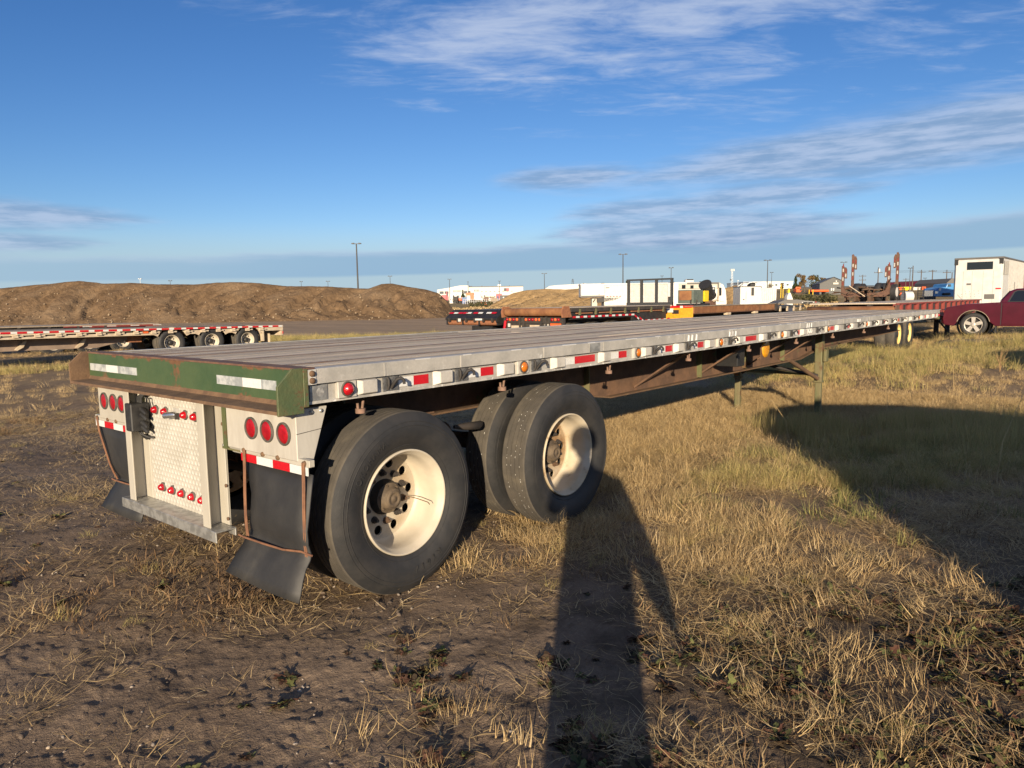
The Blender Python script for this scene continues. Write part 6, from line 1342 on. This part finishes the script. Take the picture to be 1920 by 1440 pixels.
light_pole(1021,513.5,215,'light pole standing beyond the gravel heap',r=.12,head=.7)
light_pole(1258,503,175,'light pole behind the right edge of the mesh headboard',r=.11,head=.5)
light_pole(843.5,524,235,'light pole in front of the left end of the white industrial building',r=.12,head=.55)
light_pole(937,527.5,245,'light pole before the right half of the white industrial building',r=.11,head=.4)
light_pole(878,529,250,'thin light pole at the gable corner of the white industrial building',r=.10,head=.25)
light_pole(732.5,518.5,200,'small light pole above the right hump of the brown mound',r=.10,head=.5)
light_pole(616,528,220,'tiny light pole tip just over the mound left of the tall dark pole',r=.10,head=.5)
light_pole(265,523.5,200,'white twin floodlight tip showing over the left part of the mound',r=.10,head=.4,mt='pole white')
light_pole(321,527,230,'tiny dark floodlight tip over the mound above the beige trailer wheels',r=.10,head=.5)
light_pole(566,528.5,230,'tiny twin lamp tip over the mound above the rear corner of the deck',r=.09,head=.4)
light_pole(1446,511.5,230,'shorter light pole just right of the one above the white service body',r=.10,head=.45)
light_pole(1241,518,230,'thin light pole seen through the mesh headboard',r=.09,head=.4)
light_pole(1704.5,503.5,200,'dark light pole left of the tall bare wooden pole',r=.12,head=.5)
light_pole(1580,492.5,210,'light pole behind the left pair of log stakes',r=.12,head=.8)
light_pole(1733,522,260,'small light pole among the wooden utility poles',r=.09,head=.5)
def utility_pole(u,vt,d,label,arms=(1.0,),h2=None):
    q=at(u,556,d); g=gz(q.x,q.y); zt=zat(u,vt,d)-g
    o=thing('utility_pole',label,'utility pole',(q.x,q.y,g),math.atan2(R0.y,R0.x),'wooden utility poles')
    MB().tube([(0,0,-.3),(0,0,zt)],[.17,.11],8).build('shaft',MT['pole wood'],o)
    for a in arms: 
        MB().box(-1.2,1.2,-.06,.06,zt-a,zt-a+.14).build('cross_arm',MT['pole wood'],o)
        for x in (-1.05,-.4,.4,1.05): MB().tube([(x,0,zt-a+.14),(x,0,zt-a+.34)],.05,6).build('insulator',MT['roof grey'],o)
    return o
UP_=[(1616,515.5,240,'double arm utility pole in the gap between the log stakes',(.5,1.8)),(1645,501.5,210,'utility pole with a grey transformer left of the right log stakes',(1.6,)),(1709.5,498.5,200,'tall bare wooden pole above the left ramp',()),(1725.5,506,215,'wooden utility pole between the two ramps',(.8,)),(1746.5,506,215,'wooden utility pole right of the second ramp',(.5,)),(1773,506,215,'wooden utility pole above the blue truck',(.9,)),(1783,511,215,'short wooden pole at the left edge of the white box trailer',()),(1697,521.5,300,'tiny far utility pole left of the ramps',(.6,))]
for a in UP_: utility_pole(*a)
q=at(1645,508,210); tr=MB().tube([(0,0,0),(0,0,1.1)],.32,10).tube([(.5,0,.2),(.5,0,1.2)],.25,8).build('transformer',MT['pole white']); tr.location=(q.x,q.y-.4,q.z-.6); tag(tr,'grey transformer cans hung on the utility pole by the log stakes','transformer')
for i,v in enumerate((507.3,509.6)):
    us=[1660,1709.5,1725.5,1746.5,1773,1840]; pts=[]
    for a,b in zip(us[:-1],us[1:]):
        for t in (0,.25,.5,.75): pts.append(at(a+(b-a)*t,v+4*t*(1-t)*.8,214))
    w=MB().tube(pts,.03,4).build('power_line',MT['wire black']); tag(w,['upper power line strung along the wooden utility poles','lower power line strung along the wooden utility poles'][i],'power line')
f=Far('antenna_mast','pale lattice antenna mast with panel antennas above the gravel beyond the camper','antenna mast',1372,220)
for s in (-.35,.35): MB().tube([(s,0,-.3),(s*.4,0,f.Z(507))],.07,6).build('mast_leg',MT['pole white'],f.o)
for k in range(9): MB().tube([(-.35+.02*k,0,k*.8),(.35-.02*k,0,k*.8+.7)],.04,5).build('brace',MT['pole white'],f.o)
for a in (1369,1371.6,1374): f.box('panel_antenna','white paint',a,a+1.8,504.5,508.5,-.2,.2)
f.box('lower_box','roof grey',1368.5,1370.5,523,526,-.2,.2)
f=Far('lamp_post','thin white lamp post between the antenna mast and the service body','lamp post',1383,200); MB().tube([(0,0,-.2),(0,0,f.Z(526))],.07,6).build('shaft',MT['pole white'],f.o); f.box('lamp_head','pole white',1382,1384.5,525.5,526.5,-.1,.2)
f=Far('lattice_pylon','thin distant lattice pylon left of the white cargo trailer','pylon',1074,420)
for s in (-1,1): MB().tube([(s*1.2,0,-.3),(s*.2,0,f.Z(523))],.14,5).build('mast_leg',MT['pole steel'],f.o)
for v in (525,528): f.box('cross_arm','pole steel',1071.5,1076.5,v,v+.5,-.1,.1)
# ---- trees
LEAF_A=blade_mat('pine needles',[(0,(.025,.04,.018)),(.5,(.045,.065,.03)),(1,(.07,.085,.04))],.2); LEAF_B=blade_mat('autumn leaves',[(0,(.10,.075,.03)),(.5,(.19,.13,.055)),(1,(.27,.17,.07))],.3)
LEAF_C=blade_mat('dark shrub leaves',[(0,(.05,.055,.025)),(.5,(.085,.085,.04)),(1,(.13,.11,.05))],.3)
def tree(u,d,vt,w_px,label,kind,seed):
    q=at(u,556,d); g=gz(q.x,q.y); h=zat(u,vt,d)-g; w=w_px*d/FPX/2; r=np.random.default_rng(seed)
    o=thing('pine_tree' if kind=='pine' else 'leafy_tree',label,'tree',(q.x,q.y,g),0,'trees by the far buildings')
    t=MB().tube([(0,0,-.3),(.05,.05,h*.5),(0,0,h*.95)],[.22,.14,.03],6)
    for k in range(10 if kind!='pine' else 0):
        a=r.uniform(0,2*PI); z=h*r.uniform(.2,.6); t.tube([(0,0,z),(w*.5*math.cos(a),w*.5*math.sin(a),z+h*.15),(w*.8*math.cos(a),w*.8*math.sin(a),z+h*.32)],[.09,.05,.015],5)
    t.build('trunk',MT['pole wood'],o)
    n=1500 if kind!='bare' else 420; vs=[];fs=[];cs=[]
    cl=[(r.normal()*w*.45,r.normal()*w*.45,h*r.uniform(.3,.92),r.uniform(.25,.5)*w) for _ in range(16)]
    for k in range(n):
        if kind=='pine':
            z=h*(.10+.90*r.random()**1.2); rad=w*(1-z/h)**.8*(.25+.75*r.random()**.6)*(.75+.35*math.sin(z*3.1+seed)); a=r.uniform(0,2*PI); p=np.array([rad*math.cos(a),rad*math.sin(a),z-rad*.25]); s=.30*h/6
        else:
            c=cl[r.integers(0,16)]; v=r.normal(size=3); v/=np.linalg.norm(v); p=np.array(c[:3])+v*c[3]*r.random()**.4*np.array([1,1,.9]); s=.24*h/6
        a=r.normal(size=3); a/=np.linalg.norm(a); b=np.cross(a,r.normal(size=3)); b/=np.linalg.norm(b); i=len(vs)
        s*=r.uniform(.6,1.4); vs+=[tuple(p+a*s),tuple(p+b*s*.5),tuple(p-a*s),tuple(p-b*s*.5)]; fs.append((i,i+1,i+2,i+3)); cs.append(r.random())
    me=bpy.data.meshes.new('crown'); me.from_pydata(vs,[],fs); me.attributes.new('blade','FLOAT','FACE').data.foreach_set('value',np.array(cs,dtype=np.float32))
    me.materials.append(LEAF_A if kind=='pine' else LEAF_B if kind in('autumn','bare') else LEAF_C); c=bpy.data.objects.new('crown',me); COL.objects.link(c); c.parent=o
tree(868,245,544,12,'small dark pine in front of the white industrial building','pine',1)
tree(1491,200,518.5,17,'dark conical spruce left of the bronze trees','pine',2)
tree(1508,205,513.5,22,'thin bronze leafed tree just right of the spruce','autumn',3)
tree(1529,205,515.5,24,'dense olive brown tree beside the grey shed','shrub',4)
tree(1542,225,518,16,'faded orange tree behind the grey shed','autumn',5)
tree(1466,230,529,8,'small yellowish tree in front of the pale building','autumn',6)
tree(1443,240,530,13,'bare greyish bush right of the pipe rack','bare',7)
tree(1175,330,527,5,'tiny dark spruce beyond the white cargo trailer','pine',8)
tree(1685,230,531,6,'tiny dark tree right of the log stakes','shrub',9)
# scrub along the yard edge and far tree line
def scrub(name,u0,u1,d,hm,n,seed,matl,label_=None):
    r=np.random.default_rng(seed); vs=[];fs=[];cs=[]
    for k in range(n):
        u=r.uniform(u0,u1); dd=d+r.uniform(-4,4)*d/100; q=at(u,556,dd); z=gz(q.x,q.y)+hm*r.random()**1.5*(.5+.8*vn(u*.06,seed)); p=np.array([q.x,q.y,z]); a=r.normal(size=3); a/=np.linalg.norm(a); b=np.cross(a,r.normal(size=3)); b/=np.linalg.norm(b); s=hm*.22*r.uniform(.5,1.4); i=len(vs)
        vs+=[tuple(p+a*s),tuple(p+b*s*.5),tuple(p-a*s),tuple(p-b*s*.5)]; fs.append((i,i+1,i+2,i+3)); cs.append(r.random())
    me=bpy.data.meshes.new(name); me.from_pydata(vs,[],fs); me.attributes.new('blade','FLOAT','FACE').data.foreach_set('value',np.array(cs,dtype=np.float32)); me.materials.append(matl)
    o=bpy.data.objects.new(name,me); COL.objects.link(o); o['kind']='stuff'
scrub('roadside_scrub',880,925,160,1.0,700,1,LEAF_C); scrub('roadside_scrub',1480,1570,120,1.1,1500,2,LEAF_C); scrub('golden_grass',840,950,120,.6,1500,3,STRAW); scrub('golden_grass',1450,1800,95,.7,2600,4,STRAW)
scrub('dry_brush',1735,1775,56,.7,500,5,BROWN)
hx=[];r=np.random.default_rng(9)
us=np.linspace(-500,2500,400); vs=[];
for k,u in enumerate(us):
    q=at(u,556,1500); top=7+6*fbm(np.array([u*.01]),np.array([3.]),4,5)[0]*(1 if 1150<u<2500 else .4); vs+=[(q.x,q.y,gz(q.x,q.y)-4),(q.x+F2.x*30,q.y+F2.y*30,gz(q.x,q.y)-6+top),(q.x+F2.x*120,q.y+F2.y*120,gz(q.x,q.y)-6)]
me=bpy.data.meshes.new('distant_hills'); me.from_pydata(vs,[],[(3*i+j,3*i+3+j,3*i+4+j,3*i+1+j) for i in range(399) for j in (0,1)]); me.materials.append(mat('far woods',(.10,.125,.14),(.13,.14,.14),.02,rough=1)); o=bpy.data.objects.new('distant_hills',me); COL.objects.link(o); o['kind']='structure'
# ================================================================ photographer and parked vans outside the frame: their shadows fall into it
def person():
    LA,SD=Vector((.559,-.829,0)),Vector((.829,.559,0))
    lat0,s0=1.345,-3.31-.30
    def P(l,s,z): v=LA*(lat0+l*1.03)+SD*(s0+s); return (v.x,v.y,z*1.055)
    J={}
    pts=[('pel',(.04,0,.93),.19),('ab',(.075,0,1.08),.225),('chest',(.075,.0,1.29),.235),('neck',(0,.03,1.50),.062),('head0',(-.02,.04,1.55),.06),
     ('lh',(-.07,0,.86),.125),('lk',(-.07,.02,.50),.10),('la',(-.085,-.02,.10),.085),('lt',(-.12,.15,.04),.045),
     ('rh',(.115,0,.84),.14),('rk',(.10,.02,.50),.105),('ra',(.095,-.02,.10),.085),('rt',(.13,.15,.04),.045),
     ('ls',(-.17,.0,1.43),.075),('le',(-.24,.12,1.20),.055),('lw',(-.06,.26,1.47),.036),('lp',(-.035,.265,1.54),.034),
     ('rs',(.22,.0,1.36),.09),('re',(.30,-.03,1.10),.098),('rw',(.375,.02,.87),.075),('rp',(.405,.04,.79),.055)]
    ix={n:i for i,(n,_,_) in enumerate(pts)}
    ed=[('pel','ab'),('ab','chest'),('chest','neck'),('neck','head0'),('pel','lh'),('lh','lk'),('lk','la'),('la','lt'),('pel','rh'),('rh','rk'),('rk','ra'),('ra','rt'),('chest','ls'),('ls','le'),('le','lw'),('lw','lp'),('chest','rs'),('rs','re'),('re','rw'),('rw','rp')]
    V=[P(*p) for _,p,_ in pts]; Rr=[r for _,_,r in pts]; E=[(ix[a],ix[b]) for a,b in ed]
    def fing(root,base,dr,ln,r):
        i=ix[root]; p=Vector(V[i])
        for k,l in enumerate((ln*.4,ln*.35,ln*.25)):
            p=p+Vector(dr[k])*l; V.append(tuple(p)); Rr.append(r*(1-.15*k)); E.append((i,len(V)-1)); i=len(V)-1
    for k in range(4): fing('rp',0,[(LA*(.05*(k-1.5))+Vector((0,0,-1))).normalized(),(SD*.3+Vector((0,0,-1))).normalized(),(SD*.6+Vector((0,0,-1))).normalized()],(.075,.085,.082,.065)[k],.009)
    fing('rp',0,[(SD*.9+Vector((0,0,-.6))).normalized()]*3,.055,.010)
    for k in range(4): fing('lp',0,[(LA*(.3)+Vector((0,0,.25*k-.1))).normalized()]*3,(.075,.085,.082,.065)[k],.009)
    me=bpy.data.meshes.new('person'); me.from_pydata(V,E,[]); o=bpy.data.objects.new('person',me); COL.objects.link(o)
    sk=o.modifiers.new('skin','SKIN'); 
    sv=me.skin_vertices[0].data if me.skin_vertices else None
    if sv is None:
        bm=bmesh.new(); bm.from_mesh(me); bm.verts.layers.skin.verify(); bm.to_mesh(me); bm.free(); sv=me.skin_vertices[0].data
    for i,r in enumerate(Rr): sv[i].radius=(r,r); sv[i].use_root=(i==0)
    sb=o.modifiers.new('sub','SUBSURF'); sb.levels=1; sb.render_levels=2
    me.materials.append(MT['jacket cloth'])
    tag(o,'photographer in dark clothes standing behind the camera with one arm hanging','person')
    c=Vector(P(-.035,.06,1.675)); bm=bmesh.new(); bmesh.ops.create_uvsphere(bm,u_segments=24,v_segments=16,radius=1)
    X_,Y_=R0.normalized(),F2.normalized()      # the face looks along the view
    for v in bm.verts:
        x,y,z=v.co; fy=y*.105; 
        if y>.5 and abs(x)<.22 and -.35<z<.12: fy+=.022*(1-abs(x)/.22)*(1-abs(z+.12)/.25)
        v.co=c+X_*(x*.078*(1-.18*max(0,-z)))+Y_*fy+Vector((0,0,z*.122))
    hm_=bpy.data.meshes.new('head'); bm.to_mesh(hm_); bm.free(); hm_.materials.append(MT['skin tone']); hd=bpy.data.objects.new('head',hm_); COL.objects.link(hd); hd.parent=o
    for s_ in (-1,1):
        e_=c+X_*(.032*s_)+Y_*.088+Vector((0,0,.012)); MB().tube([e_,e_+Y_*.012],.011,10).build('eye',MT['hair dark'],hd)
        e_=c+X_*(.078*s_); MB().tube([e_+Vector((0,0,-.03)),e_+X_*(.012*s_),e_+Vector((0,0,.03))],.014,8).build('ear',MT['skin tone'],hd)
    MB().tube([c+X_*-.025+Y_*.092+Vector((0,0,-.055)),c+Y_*.098+Vector((0,0,-.057)),c+X_*.025+Y_*.092+Vector((0,0,-.055))],.006,6).build('mouth',MT['red oxide'],hd)
    c=c+Vector((0,0,.015))-Y_*.012
    bm=bmesh.new(); bmesh.ops.create_uvsphere(bm,u_segments=16,v_segments=10,radius=.112); me2=bpy.data.meshes.new('hair')
    for v in bm.verts: v.co=Vector((v.co.x*.95,v.co.y*.95,v.co.z*1.05 if v.co.z>-.02 else -.02))+c+Vector((0,0,.02))
    bm.to_mesh(me2); bm.free(); me2.materials.append(MT['hair dark']); ho=bpy.data.objects.new('hair',me2); COL.objects.link(ho); ho.parent=o
    q=CP-F2*.035+Vector((0,0,-.03)); ph=MB().box(-.038,.038,-.004,.004,-.07,.07).build('phone',MT['black plastic'],None,.004); ph.location=q; ph.rotation_euler=(0,0,math.atan2(R0.y,R0.x)); tag(ph,'black phone held upright by the photographer','phone')
person()
def van(lat,s,ln,h,label):
    LA,SD=Vector((.559,-.829,0)),Vector((.829,.559,0)); p=LA*lat+SD*s
    V=thing('parked_van',label,'van',(p.x,p.y,gz(p.x,p.y)),math.atan2(LA.y,LA.x),'vehicles parked out of frame')
    prof=[(0,.45),(0,h*.62),(.10,h*.76),(.38,h*.88),(.85,h*.955),(1.5,h),(ln*.55,h*.995),(ln*.72,h*.93),(ln*.84,h*.6),(ln*.97,h*.5),(ln,h*.42),(ln,.45)]
    MB().prism(prof,'y',-2.0,0).build('body',MT['white paint'],V,.05,2)
    for a,b in ((.9,2.2),(2.4,3.6)): MB().box(a,b,0,.006,h*.55,h*.82).build('window',MT['glass dark'],V)
    for x in (1.0,ln-1.1):
        for y in (-.28,-2.0): MB().lathe([(.001,.0),(.2,.0),(.3,.02),(.36,.06),(.36,.22),(.3,.28),(.001,.28)],20,(x,y,.36)).build('wheel',MT['tyre side'],V)
van(3.50,-2.6,5.6,2.46,'white van parked right of the photographer, just outside the view')
van(11.45,8.6,5.8,2.40,'white van parked farther ahead to the right, just outside the view')
